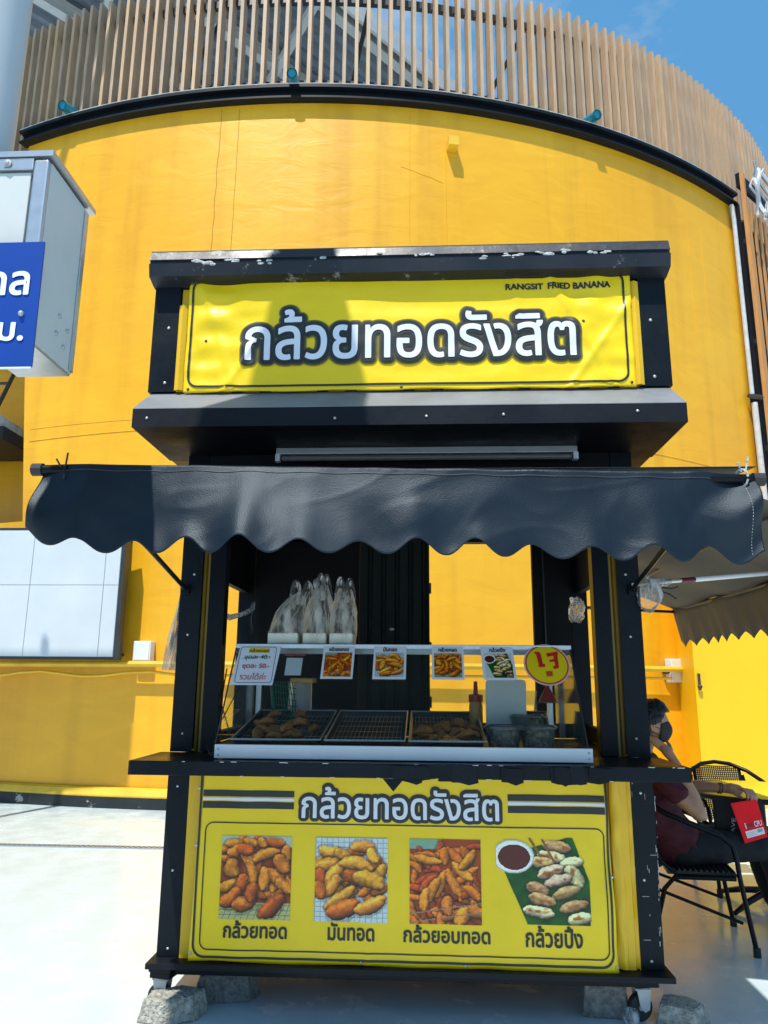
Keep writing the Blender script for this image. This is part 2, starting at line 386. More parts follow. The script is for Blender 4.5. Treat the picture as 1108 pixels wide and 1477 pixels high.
# flat print: words as thin meshes laid on a surface  S(x, z, lift) -> point
def words(text, cx, cz, width, surf, m, parent, name='lettering', bold=.0, fat=0., lift=.003, halo=None, height=None, rot=0., label=None, cut=.05, mirror=False, slant=0.):
    src = bmesh.new(); bar0 = glyph('|', True)
    for n_, ch in enumerate(text):
        if ch == ' ': continue
        g = glyph(ch); off = glyph(text[:n_]+'|', True)-bar0
        k0 = len(src.verts); src.from_mesh(g); src.verts.ensure_lookup_table()
        for v in src.verts[k0:]: v.co.x += off
    xs = [v.co.x for v in src.verts]; ys = [v.co.y for v in src.verts]
    x0, x1, y0, y1 = min(xs), max(xs), min(ys), max(ys); sx = width/(x1-x0); sy = (height/(y1-y0)) if height else sx
    if bold and not fat: fat = bold*sx*.8
    if cut:
        bmesh.ops.triangulate(src, faces=src.faces[:])
        for it in range(7):
            lng = [e for e in src.edges if ((e.verts[0].co.x-e.verts[1].co.x)*sx)**2+((e.verts[0].co.y-e.verts[1].co.y)*sy)**2 > .03**2]
            if not lng: break
            bmesh.ops.subdivide_edges(src, edges=lng, cuts=1); bmesh.ops.triangulate(src, faces=[f for f in src.faces if len(f.verts) > 3])
    for v in src.verts:
        v.co.x = (v.co.x-(x0+x1)/2)*sx*(-1 if mirror else 1); v.co.y = (v.co.y-(y0+y1)/2)*sy; v.co.z = 0; v.co.x += slant*v.co.y
    def layer(offs, lf, mm, nm):
        bm = bmesh.new()
        me2 = bpy.data.meshes.new('x'); src.to_mesh(me2)
        for i, (dx, dy) in enumerate(offs):
            n0 = len(bm.verts); bm.from_mesh(me2); bm.verts.ensure_lookup_table()
            for v in bm.verts[n0:]: v.co.x += dx; v.co.y += dy; v.co.z = lf + i*.00004
        bpy.data.meshes.remove(me2)
        c, s_ = math.cos(rot), math.sin(rot)
        for v in bm.verts:
            X = cx + v.co.x*c - v.co.y*s_; Z = cz + v.co.x*s_ + v.co.y*c
            v.co = Vector(surf(X, Z, v.co.z))
        q = MB(); q.bm.free(); q.bm = bm
        return q.build(nm, mm, parent, recalc=False)
    if halo:
        for k, (rad, mm) in enumerate(halo):
            N = 30
            layer([(rad*math.cos(2*math.pi*i/N), rad*math.sin(2*math.pi*i/N)) for i in range(N)]+[(0, 0)], lift+.0028*k, mm, name+'_outline')
        lift += .0028*len(halo)+.0006
    o = layer([(0, 0)]+([(fat*math.cos(2*math.pi*i/16), fat*math.sin(2*math.pi*i/16)) for i in range(16)] if fat else []), lift, m, name); src.free()
    if label: o['label'] = label
    return o

def strip(q, surf, pts, wd, lift, closed=False, seg=.06):
    """line of even width painted on a surface"""
    P = [Vector((p[0], p[1])) for p in pts]
    if closed: P.append(P[0])
    D = [P[0]]
    for a, b in zip(P[:-1], P[1:]):
        n = max(1, int((b-a).length/seg))
        D += [a.lerp(b, i/n) for i in range(1, n+1)]
    L = []
    for i, p in enumerate(D):
        if closed: a = D[i-1 if i > 0 else len(D)-2]; b = D[i+1 if i < len(D)-1 else 1]
        else: a = D[max(0, i-1)]; b = D[min(len(D)-1, i+1)]
        d = (b-a).normalized(); nrm = Vector((-d.y, d.x))
        L.append((q.bm.verts.new(surf(*(p+nrm*wd/2), lift)), q.bm.verts.new(surf(*(p-nrm*wd/2), lift))))
    for (a, b), (c, d) in zip(L[:-1], L[1:]): q.bm.faces.new((a, b, d, c))
def rrect(x0, z0, x1, z1, r, n=5):
    out = []
    for cx, cz, a0 in ((x1-r, z1-r, 0), (x0+r, z1-r, 90), (x0+r, z0+r, 180), (x1-r, z0+r, 270)):
        out += [(cx+r*math.cos(R(a0+90*i/n)), cz+r*math.sin(R(a0+90*i/n))) for i in range(n+1)]
    return out

# printed food photographs, painted here pixel by pixel onto small printed sheets
def vnoise(h, w_, cell, rng):
    a = rng.random((h//cell+3, w_//cell+3)); yy = np.arange(h)/cell; xx = np.arange(w_)/cell
    y0 = yy.astype(int); x0 = xx.astype(int); fy = (yy-y0)[:, None]; fx = (xx-x0)[None]
    fy = fy*fy*(3-2*fy); fx = fx*fx*(3-2*fx)
    return (a[y0][:, x0]*(1-fy)*(1-fx)+a[y0+1][:, x0]*fy*(1-fx)+a[y0][:, x0+1]*(1-fy)*fx+a[y0+1][:, x0+1]*fy*fx)
def sausage(img, msk, rng, cx, cy, ln, r, ang, bend, col, spec=.5, dark=None, flat=False):
    h, w_ = img.shape[:2]; Y, X = np.mgrid[0:h, 0:w_]
    P = []
    for i in range(7):
        t = i/6-.5; a = ang
        P.append((cx+math.cos(a)*ln*t-math.sin(a)*bend*(1-4*t*t), cy+math.sin(a)*ln*t+math.cos(a)*bend*(1-4*t*t), r*(1-.55*abs(2*t)**3)))
    best = np.full((h, w_), 9.); nx = np.zeros((h, w_)); ny = np.zeros((h, w_))
    wob = 1+.32*(vnoise(h, w_, max(3, int(h*.06)), rng)-.5)+.12*(vnoise(h, w_, 3, rng)-.5)
    for (ax, ay, ar), (bx, by, br) in zip(P[:-1], P[1:]):
        dx, dy = bx-ax, by-ay; L2 = dx*dx+dy*dy+1e-9
        t = np.clip(((X-ax)*dx+(Y-ay)*dy)/L2, 0, 1); qx = ax+t*dx; qy = ay+t*dy; rr = (ar+(br-ar)*t)*wob
        d = np.hypot(X-qx, Y-qy)/rr; k = d < best
        best = np.where(k, d, best); nx = np.where(k, (X-qx)/rr, nx); ny = np.where(k, (Y-qy)/rr, ny)
    sh = (best > 1) & (best < 1.35)
    img[sh] *= .80
    inn = best <= 1
    nzv = np.sqrt(np.clip(1-best**2, 0, 1)); lg = np.clip(.42+.72*(nzv*.75-ny*.6-nx*.28), .2, 1.5)
    tex = .80+.28*vnoise(h, w_, 5, rng)+.16*vnoise(h, w_, 2, rng); col = np.array(col)*rng.uniform(.86, 1.1)*np.array([1, rng.uniform(.9, 1.06), 1])
    c = np.array(col)[None, None]*(lg*tex)[..., None]
    if dark is not None:
        dm = np.clip((vnoise(h, w_, 5, rng)-.50)*2.4+(.30-best)*1.5, 0, 1)[..., None]; c = c*(1-dm)+np.array(dark)*lg[..., None]*dm
    hl = np.clip((nzv*.8-ny*.5-nx*.3)-.92, 0, 1)*6*spec; c = c+hl[..., None]*np.array([1, .85, .6])*.4
    img[inn] = c[inn]; msk[inn] = True
def paint(kind, w_=100, h=118):
    rng = np.random.default_rng({'banana': 3, 'potato': 5, 'mixed': 8, 'grilled': 11}[kind])
    img = np.zeros((h, w_, 3)); msk = np.ones((h, w_), bool); Y, X = np.mgrid[0:h, 0:w_]
    s = w_/100
    if kind == 'banana':
        img[:] = (.55, .22, .06); img += (vnoise(h, w_, 8, rng)[..., None]-.5)*.25
        img[:int(16*s)] = (.72, .75, .62); g = (Y > h*.80); img[g] = (.74, .72, .45)
        gr = g & (((X+Y//3) % max(3, int(9*s)) == 0) | (Y % max(3, int(7*s)) == 0)); img[gr] = (.35, .4, .38)
        for i in range(34): sausage(img, msk, rng, rng.uniform(2, 98)*s, rng.uniform(8, 88)*s, rng.uniform(16, 26)*s, rng.uniform(5, 7.5)*s, rng.uniform(-1.4, 1.6), rng.uniform(-2, 2)*s, (.86, .44, .08) if i % 2 else (.94, .54, .11))
        for (x, y, l, r_, a, b, c) in [(20, 20, 26, 8, -.5, 2, 0), (42, 8, 22, 7, .2, 2, 0), (75, 8, 34, 7, .1, 2, 1), (58, 9, 14, 6, 1, 0, 0), (18, 46, 22, 11, 1.2, 3, 0), (36, 34, 26, 8, 1.1, -3, 0), (34, 18, 20, 9, .4, 2, 1),
            (64, 28, 46, 8, -.4, -3, 0), (88, 38, 26, 10, 1.0, 3, 0), (78, 55, 30, 9, .6, 3, 0), (90, 70, 28, 8, .7, 0, 0), (42, 52, 40, 7, 1.35, -3, 0), (60, 60, 34, 8, 1.6, -2, 0), (10, 70, 28, 8, -.4, 2, 0), (28, 68, 30, 9, -1.1, 2, 1), (14, 86, 36, 10, -.7, 3, 1),
            (34, 92, 34, 11, -.4, 3, 1), (46, 80, 26, 9, 1.8, 2, 1), (72, 98, 46, 11, -.75, 2, 1)]:
            sausage(img, msk, rng, x*s, y*s, l*s*.8, r_*s, a, b*s, (.98, .58, .12) if c == 0 else (.86, .42, .08))
    elif kind == 'potato':
        img[:] = (.80, .84, .82); gr = (X % max(3, int(8*s)) == 0) | (Y % max(3, int(7*s)) == 0); img[gr] = (.55, .6, .62)
        for i in range(26): sausage(img, msk, rng, (50+rng.uniform(-42, 42))*s, (58+rng.uniform(-38, 34))*s, rng.uniform(16, 28)*s, rng.uniform(6, 8.5)*s, rng.uniform(-1.4, 1.6), rng.uniform(-2, 2)*s, (.92, .50, .10) if i % 2 else (.98, .60, .16))
        for (x, y, l, r_, a, b, c) in [(20, 18, 30, 9, .1, 3, 0), (40, 26, 30, 9, .6, 2, 0), (66, 16, 36, 9, .1, -4, 0), (80, 24, 22, 8, 1.1, 2, 0), (16, 38, 30, 11, -.2, 2, 0), (10, 58, 30, 9, 1.3, 2, 1), (88, 48, 26, 8, -1, 2, 0),
            (52, 54, 26, 12, .4, 0, 1), (30, 50, 54, 8, -.9, -3, 0), (22, 68, 36, 9, -1, 2, 0), (56, 40, 52, 10, .15, -4, 0), (6, 74, 22, 9, 1.2, 0, 1), (34, 84, 56, 9, -.65, 2, 0), (74, 60, 46, 12, .35, -2, 0), (38, 98, 48, 12, -.35, 3, 1), (76, 92, 50, 10, -.45, 3, 0)]:
            sausage(img, msk, rng, x*s, y*s, l*s*.8, r_*s, a, b*s, (1.0, .64, .18) if c == 0 else (.88, .42, .09), .9)
    elif kind == 'mixed':
        img[:] = (.62, .25, .05); img[:int(14*s), :int(45*s)] = (.5, .66, .55)
        for i in range(70):
            x, y = rng.uniform(0, 100), rng.uniform(10, 118)
            sausage(img, msk, rng, x*s, y*s, rng.uniform(18, 36)*s, rng.uniform(4, 7)*s, rng.uniform(-.9, 1.9), rng.uniform(-3, 3)*s, (.92, .48, .09) if i % 3 else (.76, .30, .06))
        for (x, y, l, r_, a) in [(44, 62, 44, 7, 1.9), (62, 60, 46, 7, 1.1), (34, 70, 40, 8, 2.0), (74, 44, 40, 7, .7), (26, 28, 44, 6, .2), (80, 28, 38, 7, -.9), (54, 92, 26, 8, 1.5), (76, 106, 30, 10, 2.2), (94, 98, 26, 9, .4), (22, 84, 34, 7, 1.7)]:
            sausage(img, msk, rng, x*s, y*s, l*s*.8, r_*s, a, 2*s, (1.0, .60, .13))
        for k in range(2): 
            ln_ = np.abs(Y-(h*.88-X*.16+k*14)) < .8; img[ln_] = (.6, .5, .4)
    else:
        W_ = w_; img[:] = (.86, .66, 0)
        msk[:] = False
        def poly(P, col):
            ins = np.zeros((h, w_), bool); n = len(P)
            for i in range(n):
                x0, y0 = P[i]; x1, y1 = P[(i+1) % n]
                c = ((y0*s > Y) != (y1*s > Y)) & (X < (x1-x0)*(Y/s-y0)/((y1-y0)+1e-9)*s + x0*s)
                ins ^= c
            return ins
        lf = poly([(38, 14), (82, -2), (84, 2), (100, 60), (99, 117), (32, 117), (8, 46)], None)
        img[lf] = (.05, .34, .07); st = lf & (((X*2+Y) % 7) < 2); img[st] = (.04, .26, .05); msk |= lf
        n = vnoise(h, w_, 12, rng); img[lf] *= (.8+.4*n[lf])[:, None]
        for (x, y, l, a, c) in [(66, 12, 34, .2, 1), (60, 26, 36, .25, 0), (50, 34, 26, .2, 1), (82, 34, 26, -.3, 0), (58, 46, 34, -.45, 0), (84, 52, 36, 1.1, 0), (66, 58, 36, -.4, 0), (44, 70, 26, .6, 1), (74, 74, 36, -.45, 1), (48, 84, 34, .35, 1), (82, 92, 36, -.35, 1), (44, 100, 38, .2, 0), (88, 108, 26, -.3, 0)]:
            sausage(img, msk, rng, x*s, y*s, l*s*.72, 8.2*s, a, 0, (.95, .85, .62) if c == 0 else (.90, .72, .44), .05, dark=(.66, .40, .17))
        for (x0, y0, x1, y1) in [(36, 0, 48, 26), (50, 2, 62, 32)]:
            d = np.abs((X-x0*s)*(y1-y0)-(Y-y0*s)*(x1-x0))/math.hypot(x1-x0, y1-y0); k = (d < 1.3*s) & (Y > y0*s) & (Y < y1*s); img[k] = (.55, .36, .16); msk |= k
        for (cx, cy, r_, col) in [(13, 12, 9, (.95, .93, .85)), (18, 26, 23, (.96, .95, .90)), (19, 27, 17.5, (.36, .12, .07))]:
            d = np.hypot(X-cx*s, Y-cy*s); k = d < r_*s; img[k] = np.array(col); img[k & (d > (r_-1.6)*s)] *= .8; msk |= k
    img *= (.93+.14*rng.random((h, w_)))[..., None]
    return np.clip(img, 0, 1), msk
PICS = {}
def picture(kind, x0, z0, x1, z1, surf, parent, lift, res=100, name='food_photo', label=None, skew=0.):
    key = (kind, res)
    if key not in PICS:
        PICS[key] = paint(kind, res, int(res*1.18))
    img, msk = PICS[key]; h, w_ = msk.shape
    me = bpy.data.meshes.new(name)
    U, V = np.meshgrid(np.arange(w_+1)/w_, 1-np.arange(h+1)/h)
    co = np.array([surf(x0+(x1-x0)*u, z0+(z1-z0)*v, lift) for u, v in zip(U.ravel(), V.ravel())]) - np.array(WL[parent])
    idx = np.arange((w_+1)*(h+1)).reshape(h+1, w_+1)
    F = np.stack([idx[:-1, :-1], idx[1:, :-1], idx[1:, 1:], idx[:-1, 1:]], -1)[msk]
    me.vertices.add(len(co)); me.vertices.foreach_set('co', co.ravel())
    me.loops.add(F.size); me.loops.foreach_set('vertex_index', F.ravel())
    me.polygons.add(len(F)); me.polygons.foreach_set('loop_start', np.arange(len(F))*4)
    me.update(calc_edges=True); me.validate()
    c = img[msk]; c = np.where(c <= .04045, c/12.92, ((c+.055)/1.055)**2.4)
    at = me.color_attributes.new('print', 'FLOAT_COLOR', 'CORNER')
    at.data.foreach_set('color', np.repeat(np.concatenate([c, np.ones((len(c), 1))], 1), 4, 0).ravel())
    me.materials.append(M['print'])
    o = bpy.data.objects.new(name, me); COL.objects.link(o); o.parent = parent; WL[o] = WL[parent]
    if label: o['label'] = label
    return o

# ================================================================ the setting
CX, CY, RW = -1.95, 16.45, 11.2
def cyl(a, r, z): return Vector((CX+r*math.sin(R(a)), CY-r*math.cos(R(a)), z))

MB().quad((-120, -60, 0), (120, -60, 0), (120, 180, 0), (-120, 180, 0)).build('ground', 'ground', kind='structure')

bld = thing('round_building', (CX, CY, 0), 'tall round yellow building with a curved black roof channel and tan slats on top', 'building')
# curved wall; its left edge leans above the balcony
def aL(z): return -30. if z < 3.45 else -16.7-(z-3.48)*.635
q = MB()
q.grid(lambda u, v: cyl(-30+u*70.2, RW, v*3.45), 70, 8)
q.grid(lambda u, v: (lambda z: cyl(aL(z)+u*(40.2-aL(z)), RW, z))(3.4501+v*(9.47-3.4501)), 60, 16)
wall = q.build('wall', 'stucco', bld, smooth=True)
def wline(p, r, n=.0012, name='wall_crack', m='crack'):
    k = MB(); k.tube([cyl(a, RW+n, z) for a, z in p], r, 5); return k.build(name, m, bld)
random.seed(3)
def wob(a0, z0, a1, z1, n=14, j=.03): return [(a0+(a1-a0)*i/n+random.uniform(-j, j), z0+(z1-z0)*i/n) for i in range(n+1)]
wline(wob(-3.9, 9.25, -4.1, 6.9, j=.05), .0035)
wline(wob(-2.6, 9.25, -2.7, 6.0, j=.02), .003)
for a, z0, z1 in ((9.6, 9.2, 6.2), (12.2, 8.6, 6.3), (23.2, 9.1, 6.0), (24.6, 8.9, 6.0), (33.5, 8.6, 6.5), (35.2, 8.5, 6.5)):
    wline(wob(a, z0, a, z1, j=.02), .0035, m=M['stucco'], name='wall_joint')
wline(wob(-16.9, 4.55, -3, 4.58, 30, .0), .007, m=M['stucco'], name='wall_joint'); wline(wob(-16.9, 4.72, -3, 4.72, 30, .0), .004, m=M['stucco'], name='wall_joint')
wline(wob(12, 4.62, 40, 4.52, 30, .0), .007, m=M['stucco'], name='wall_joint'); wline(wob(9, 8.35, 12, 8.15, 6, .1), .003, m=M['stucco'], name='wall_joint')
def sweep(prof, a0, a1, n, name, m, parent=bld, r0=RW, smooth=False, closed=True):
    k = MB(); rows = []
    for i in range(n+1):
        a = a0+(a1-a0)*i/n; rows.append(k.vs([cyl(a, r0+dr, z) for dr, z in prof]))
    P = len(prof)
    for A, B in zip(rows[:-1], rows[1:]):
        for j in range(P if closed else P-1): k.bm.faces.new((A[j], A[(j+1) % P], B[(j+1) % P], B[j]))
    if closed: k.bm.faces.new(rows[0]); k.bm.faces.new(rows[-1][::-1])
    return k.build(name, m, parent, smooth=smooth)
sweep([(.004, 9.30), (.12, 9.30), (.12, 9.33), (.05, 9.34), (.05, 9.45), (.13, 9.46), (.13, 9.505), (-.35, 9.51), (-.35, 9.47), (-.02, 9.46), (-.02, 9.3)], -20.8, 40.4, 70, 'roof_channel', 'trim')
sweep([(-.04, 9.512), (.132, 9.508), (.134, 9.518), (-.04, 9.522)], -20.8, 40.4, 70, 'channel_lip', 'pale_edge')
sweep([(.002, .17), (.03, .22), (.07, .20), (.10, .14), (.10, .12), (.002, .12)], -29.5, 29, 60, 'base_ledge', 'ledge')
sweep([(.002, .0), (.12, .0), (.11, .122), (.002, .123)], -29.5, 29, 60, 'skirting', 'skirt')
sweep([(.0, 9.64), (.06, 9.64), (.06, 9.9), (.0, 9.9)], 40.6, 62, 20, 'roof_band', 'trim', r0=RW+.1)
# yellow service pipes round the wall
for z, r, n in ((1.615, .035, .15), (1.50, .018, .10)):
    k = MB(); k.tube([cyl(-30+i*1.5, RW+n, z + (.03*math.sin(i*1.3) if r < .03 and i < 20 else 0)) for i in range(40)], r, 8)
    k.build('wall_pipe', 'ledge', bld, smooth=True)
# roof slats, every one a part
slat_me = None
def slat_mesh(w_, d, z0, z1, m):
    k = MB(); k.box((-w_/2, -d/2, z0), (w_/2, d/2, z1)); me = bpy.data.meshes.new('slat'); k.bm.to_mesh(me); k.bm.free(); me.materials.append(M[m]); return me
sm = [slat_mesh(.050, .18, 9.44, z1, m_) for z1, m_ in ((11.66, 'timber'), (11.70, 'timber_b'), (11.68, 'timber_c'), (11.67, 'timber'), (11.69, 'timber_b'))]
for i in range(102):
    a = -23.2+i*.875
    o = bpy.data.objects.new('slat', sm[(i*i+i//3) % 5]); COL.objects.link(o); o.parent = bld
    p = cyl(a + random.uniform(-.03, .03), 10.98, 0) - Vector((CX, CY, 0)); o.location = p; o.rotation_euler.z = R(a + random.uniform(-1.2, 1.2)); WL[o] = None
sweep([(0, 11.28), (.07, 11.28), (.07, 11.40), (0, 11.40)], -24, 66, 60, 'slat_rail', 'frame', r0=10.87)
sweep([(0, 9.86), (.05, 9.86), (.05, 9.93), (0, 9.93)], -24, 66, 60, 'slat_rail', 'frame', r0=10.87)
for a0, a1 in ((5.2, 6.6), (15.5, 19.5), (-9, -5), (30, 34)):
    MB().tube([cyl(a0, 10.8, 9.7), cyl(a1, 10.8, 11.3)], .035, 6).build('slat_brace', 'frame', bld)
# wood screen beyond the right edge
so_ = slat_mesh(.085, .02, 2.6, 9.25, 'timber_or')
for i in range(14):
    a = 41.5+i*.95
    o = bpy.data.objects.new('screen_slat', so_); COL.objects.link(o); o.parent = bld; o.location = cyl(a, 11.38, 0)-Vector((CX, CY, 0)); o.rotation_euler.z = R(a); WL[o] = None
for z in (3.2, 5.0, 6.8, 8.6): sweep([(0, z), (.04, z), (.04, z+.08), (0, z+.08)], 40.8, 55, 14, 'screen_rail', 'frame', r0=11.29)
q = MB(); q.grid(lambda u, v: cyl(40.2+u*22, 11.02, v*9.6), 22, 2); q.build('rear_wall', 'inner', bld)
k = MB(); k.tube([cyl(40.75, 11.40, 2.6), cyl(40.75, 11.40, 9.86)], .045, 4); k.build('corner_post', 'timber_or', bld)
k = MB(); k.tube([cyl(40.4, 11.30, 2.6), cyl(40.4, 11.30, 9.3)], .04, 4); k.build('corner_angle', 'trim', bld)
k = MB(); k.tube([cyl(39.7, 11.27, 9.25), cyl(39.9, 11.27, 9.0), cyl(39.9, 11.27, 5.9)], .036, 10); k.tube([cyl(39.9, 11.29, 5.75), cyl(40.0, 11.29, 1.5)], .048, 10); k.build('drain_pipe', 'conduit', bld, smooth=True)
MB().tube([cyl(39.3, 11.27, 5.85), cyl(40.5, 11.36, 5.85)], .04, 4).build('pipe_bracket', 'frame', bld)
# bundle of flexible conduits at the corner
random.seed(21)
for i in range(16):
    a = 40.6+i*.55; k = MB()
    P = [cyl(a+.5*math.sin(j*.9+i)*(1.1 if j < 6 else .3), 11.58+.05*math.cos(i*2+j), 9.98-j*.115+random.uniform(-.02, .02)) for j in range(9)]
    k.tube(P, .020+.008*(i % 3), 7); k.build('conduit', 'conduit' if i % 3 else 'galv', bld, smooth=True)
# pvc spouts on the roof edge
for a, yaw in ((-16.1, -30), (1.3, 8), (23.7, 20)):
    c0 = cyl(a, 11.10, 9.66); c1 = cyl(a, 11.46, 9.56)
    d = (c1-c0).normalized(); k = MB(); k.tube([c0, c1], .072, 16, cap=False); k.tube([c1, c0], .060, 16, cap=False)
    k.tube([c1-d*.02, c1-d*.019], .061, 16); sp = k.build('rain_spout', 'pvc', bld, smooth=True)
    MB().tube([c1-d*.05, c1-d*.045], .0605, 16).build('spout_opening', 'dark', sp)
# little yellow box with its hard shadow
c = cyl(12.6, RW, 8.72); k = MB(); k.box((-.07, -.17, -.07), (.07, .0, .07), .004, Matrix.Translation(c) @ Matrix.Rotation(R(12.6), 4, 'Z')); k.build('wall_fixture', 'ledge', bld)

# side wall and balcony on the left
q = MB(); q.box((-14, 7.0, 0), (-4.9, 7.4, 9.3)); q.build('side_wall', 'stucco', label='plain yellow side wall left of the round building behind the balcony').update_tag()
tag(bpy.data.objects['side_wall'], cat='wall')
bal = thing('balcony', (-7, 6.6, 4.8), 'small concrete balcony slab jutting out at the left edge below the grey cabinet', 'balcony')
box('slab', (-10, 5.75, 4.80), (-5.72, 7.0, 4.98), 'pale_edge', bal)
box('edge_beam', (-10, 5.8, 4.62), (-5.62, 6.9, 4.798), 'trim', bal)
box('support_beam', (-10, 6.1, 4.40), (-6.1, 6.3, 4.618), 'frame', bal)
ld = thing('ladder', (-6.3, 6.5, 4.98), 'black metal ladder leaning above the balcony slab at the left edge', 'ladder')
for dx in (0, -.42): MB().tube([(-6.15+dx, 6.3, 4.985), (-6.05+dx, 6.95, 6.6)], .03, 6).build('rail', 'frame', ld)
for i in range(5): MB().tube([(-6.14+.016*i, 6.36+.12*i, 5.15+.3*i), (-6.56+.016*i, 6.36+.12*i, 5.15+.3*i)], .022, 6).build('rung', 'frame', ld)
cp = thing('steel_conduit', cyl(-21.6, 11.3, 9.0), 'bright steel conduit elbow beside the grey pole at the wall top corner', 'pipe')
MB().tube([cyl(-22.6, 11.25, 9.72), cyl(-22.0, 11.3, 9.76), cyl(-21.5, 11.36, 9.66), cyl(-21.4, 11.36, 8.6)], .06, 10).build('pipe_run', 'galv', cp, smooth=True)
MB().ball(cyl(-21.8, 11.34, 9.76), .085, n=12).build('elbow', 'white', cp, smooth=True)

# big steel canopy roof behind the slats
rf = thing('canopy_roof', (-4, 13, 14.5), 'blue-grey metal canopy roof with pale steel beams seen behind the roof slats', 'roof')
e0, ed = Vector((-1.5, 8.35, 14.5)), Vector((2.2, 2.43, 0)).normalized(); en = Vector((-ed.y, ed.x, 0))
def rp(s, t, z=0.): return e0+ed*s+en*t+Vector((0, 0, z))
k = MB(); N = 150
rows = []
for i in range(N+1):
    t = i*.11; h = .07 if (i % 3 == 0) else 0.; rows.append(k.vs([rp(-9, t, h), rp(16, t, h)]))
for A, B in zip(rows[:-1], rows[1:]): k.bm.faces.new((A[0], A[1], B[1], B[0]))
k.build('roof_sheet', 'roofsheet', rf)
for i in range(7):
    t = .25+i*1.9; q = MB(); q.prism([(-.10, 0), (.10, 0), (.10, -.03), (.02, -.03), (.02, -.27), (.10, -.27), (.10, -.30), (-.10, -.30), (-.10, -.27), (-.02, -.27), (-.02, -.03), (-.10, -.03)],
        lambda p: rp(-9, t+p[0], p[1]-.03), lambda p: rp(16, t+p[0], p[1]-.03)); q.build('roof_beam', 'beam', rf)
for s in (-4, -.5, 3.2, 7): q = MB(); q.prism([(-.07, 0), (.07, 0), (.07, -.16), (-.07, -.16)], lambda p: rp(s+p[0], -.1, p[1]-.36), lambda p: rp(s+3+p[0], 12, p[1]-.36)); q.build('cross_beam', 'beam', rf)
q = MB(); q.prism([(0, .05), (.06, .05), (.06, -.42), (0, -.42)], lambda p: rp(-9, p[0]-.12, p[1]), lambda p: rp(16, p[0]-.12, p[1])); q.build('fascia', 'beam', rf)

# bright yellow booth on the right with latch
bt = thing('yellow_booth', (5.5, 6.4, 0), 'bright yellow flat-walled booth right of the round wall behind the seated man', 'booth')
q = MB(); q.box((3.42, 6.0, 0), (9, 7.4, 3.0), .006); q.build('wall', 'booth', bt)
box('base_strip', (3.415, 5.985, 0), (9, 5.999, .1), 'ledge', bt)
hd = box('latch', (3.45, 5.955, 1.36), (3.475, 5.998, 1.56), 'frame', bt, .006)
MB().ball((3.462, 5.96, 1.40), .03, n=8).build('lock', 'frame', bt, smooth=True)
MB().ball((4.46, 5.97, 1.02), .05, (1.6, .6, .7), 10).build('knob', 'galv', bt, smooth=True)

# unseen board on posts, added to lay shade on the foot of the wall
ho = thing('shade_board', (-6, 2.4, 0), 'tall pale shade board on two posts added out of view at the left', 'shade_board')
box('board', (-8.2, 2.38, 6.28), (-4.40, 2.42, 6.96), 'white', ho)
for x in (-7.6, -5.2): MB().tube([(x, 2.5, 0), (x, 2.5, 6.9)], .05, 8).build('post', 'frame', ho)

# linear drain
dr = thing('floor_drain', (-4.5, 3.25, 0), 'narrow metal drain grating running across the pale floor left of the kiosk', 'drain')
box('channel', (-9, 3.21, .001), (-1.2, 3.29, .004), 'dark', dr, 0)
k = MB(); x = -9.
while x < -1.2:
    k.prism([(x, 3.215), (x+.022, 3.215), (x+.052, 3.285), (x+.030, 3.285)], lambda p: (p[0], p[1], .0045), lambda p: (p[0], p[1], .0085)); x += .045
k.build('grating', 'galv', dr, kind='stuff')
for y in (3.205, 3.288): box('edge_strip', (-9, y, .001), (-1.2, y+.008, .008), 'galv', dr, 0)

# light screen on the wall, left
ls = thing('light_box', (-5, 5.1, 2.4), 'large pale blank light box with dark edges on the left wall', 'light box')
box('casing', (-6.9, 4.985, 1.655), (-3.455, 5.13, 3.215), 'frame', ls, .004)
Xs = [-6.85, -5.46, -4.57, -3.68, -3.50]; Zs = [1.69, 2.52, 3.18]
for x0, x1 in zip(Xs[:-1], Xs[1:]):
    for z0, z1 in zip(Zs[:-1], Zs[1:]): box('panel', (x0+.003, 4.968, z0+.003), (x1-.003, 4.984, z1-.003), 'screen', ls, .003)
box('joint_backing', (-6.85, 4.980, 1.69), (-3.5, 4.9835, 3.18), 'seam', ls, 0)
for x in (-3.6, -4.9): MB().tube([(x, 5.12, 1.71), (x+.1, 5.52, 1.73)], .02, 6).build('mounting_rod', 'frame', ls)
MB().tube([(-3.62, 5.12, 3.1), (-3.52, 5.45, 3.12)], .02, 6).build('mounting_rod', 'frame', ls)
for (a, z, lab, s) in ((-6.6, 1.765, 'white junction box on the yellow wall beside the light box', 1), (28.2, 1.60, 'white junction box with cable gland behind the kiosk right post', 1.25)):
    c = cyl(a, RW, z); j = thing('junction_box', c, lab, 'junction box', 'junction boxes on the round wall')
    T = Matrix.Translation(c) @ Matrix.Rotation(R(a), 4, 'Z')
    q = MB(); q.box((-.11*s, -.12, -.12*s), (.11*s, -.004, .12*s), .012, T); q.build('case', 'white', j)
    q = MB(); q.box((-.095*s, -.128, -.105*s), (.095*s, -.121, .105*s), .004, T); q.build('lid', 'white', j)
    if s > 1: MB().tube([T @ Vector((-.125, -.05, 0)), T @ Vector((-.2, -.05, 0))], .045, 8).build('cable_gland', 'frame', j)

# ---------------------------------------------------------------- pole, cabinet, blue sign
pl = thing('grey_pole', (-1.412, -1.60, 0), 'smooth light grey metal pole at the left edge', 'pole')
MB().tube([(-1.412, -1.60, 0), (-1.412, -1.60, 4.6)], .115, 24).build('shaft', 'pole', pl, smooth=True)
MB().tube([(-1.412, -1.60, 0), (-1.412, -1.60, .02)], .2, 20).build('base_plate', 'galv', pl)
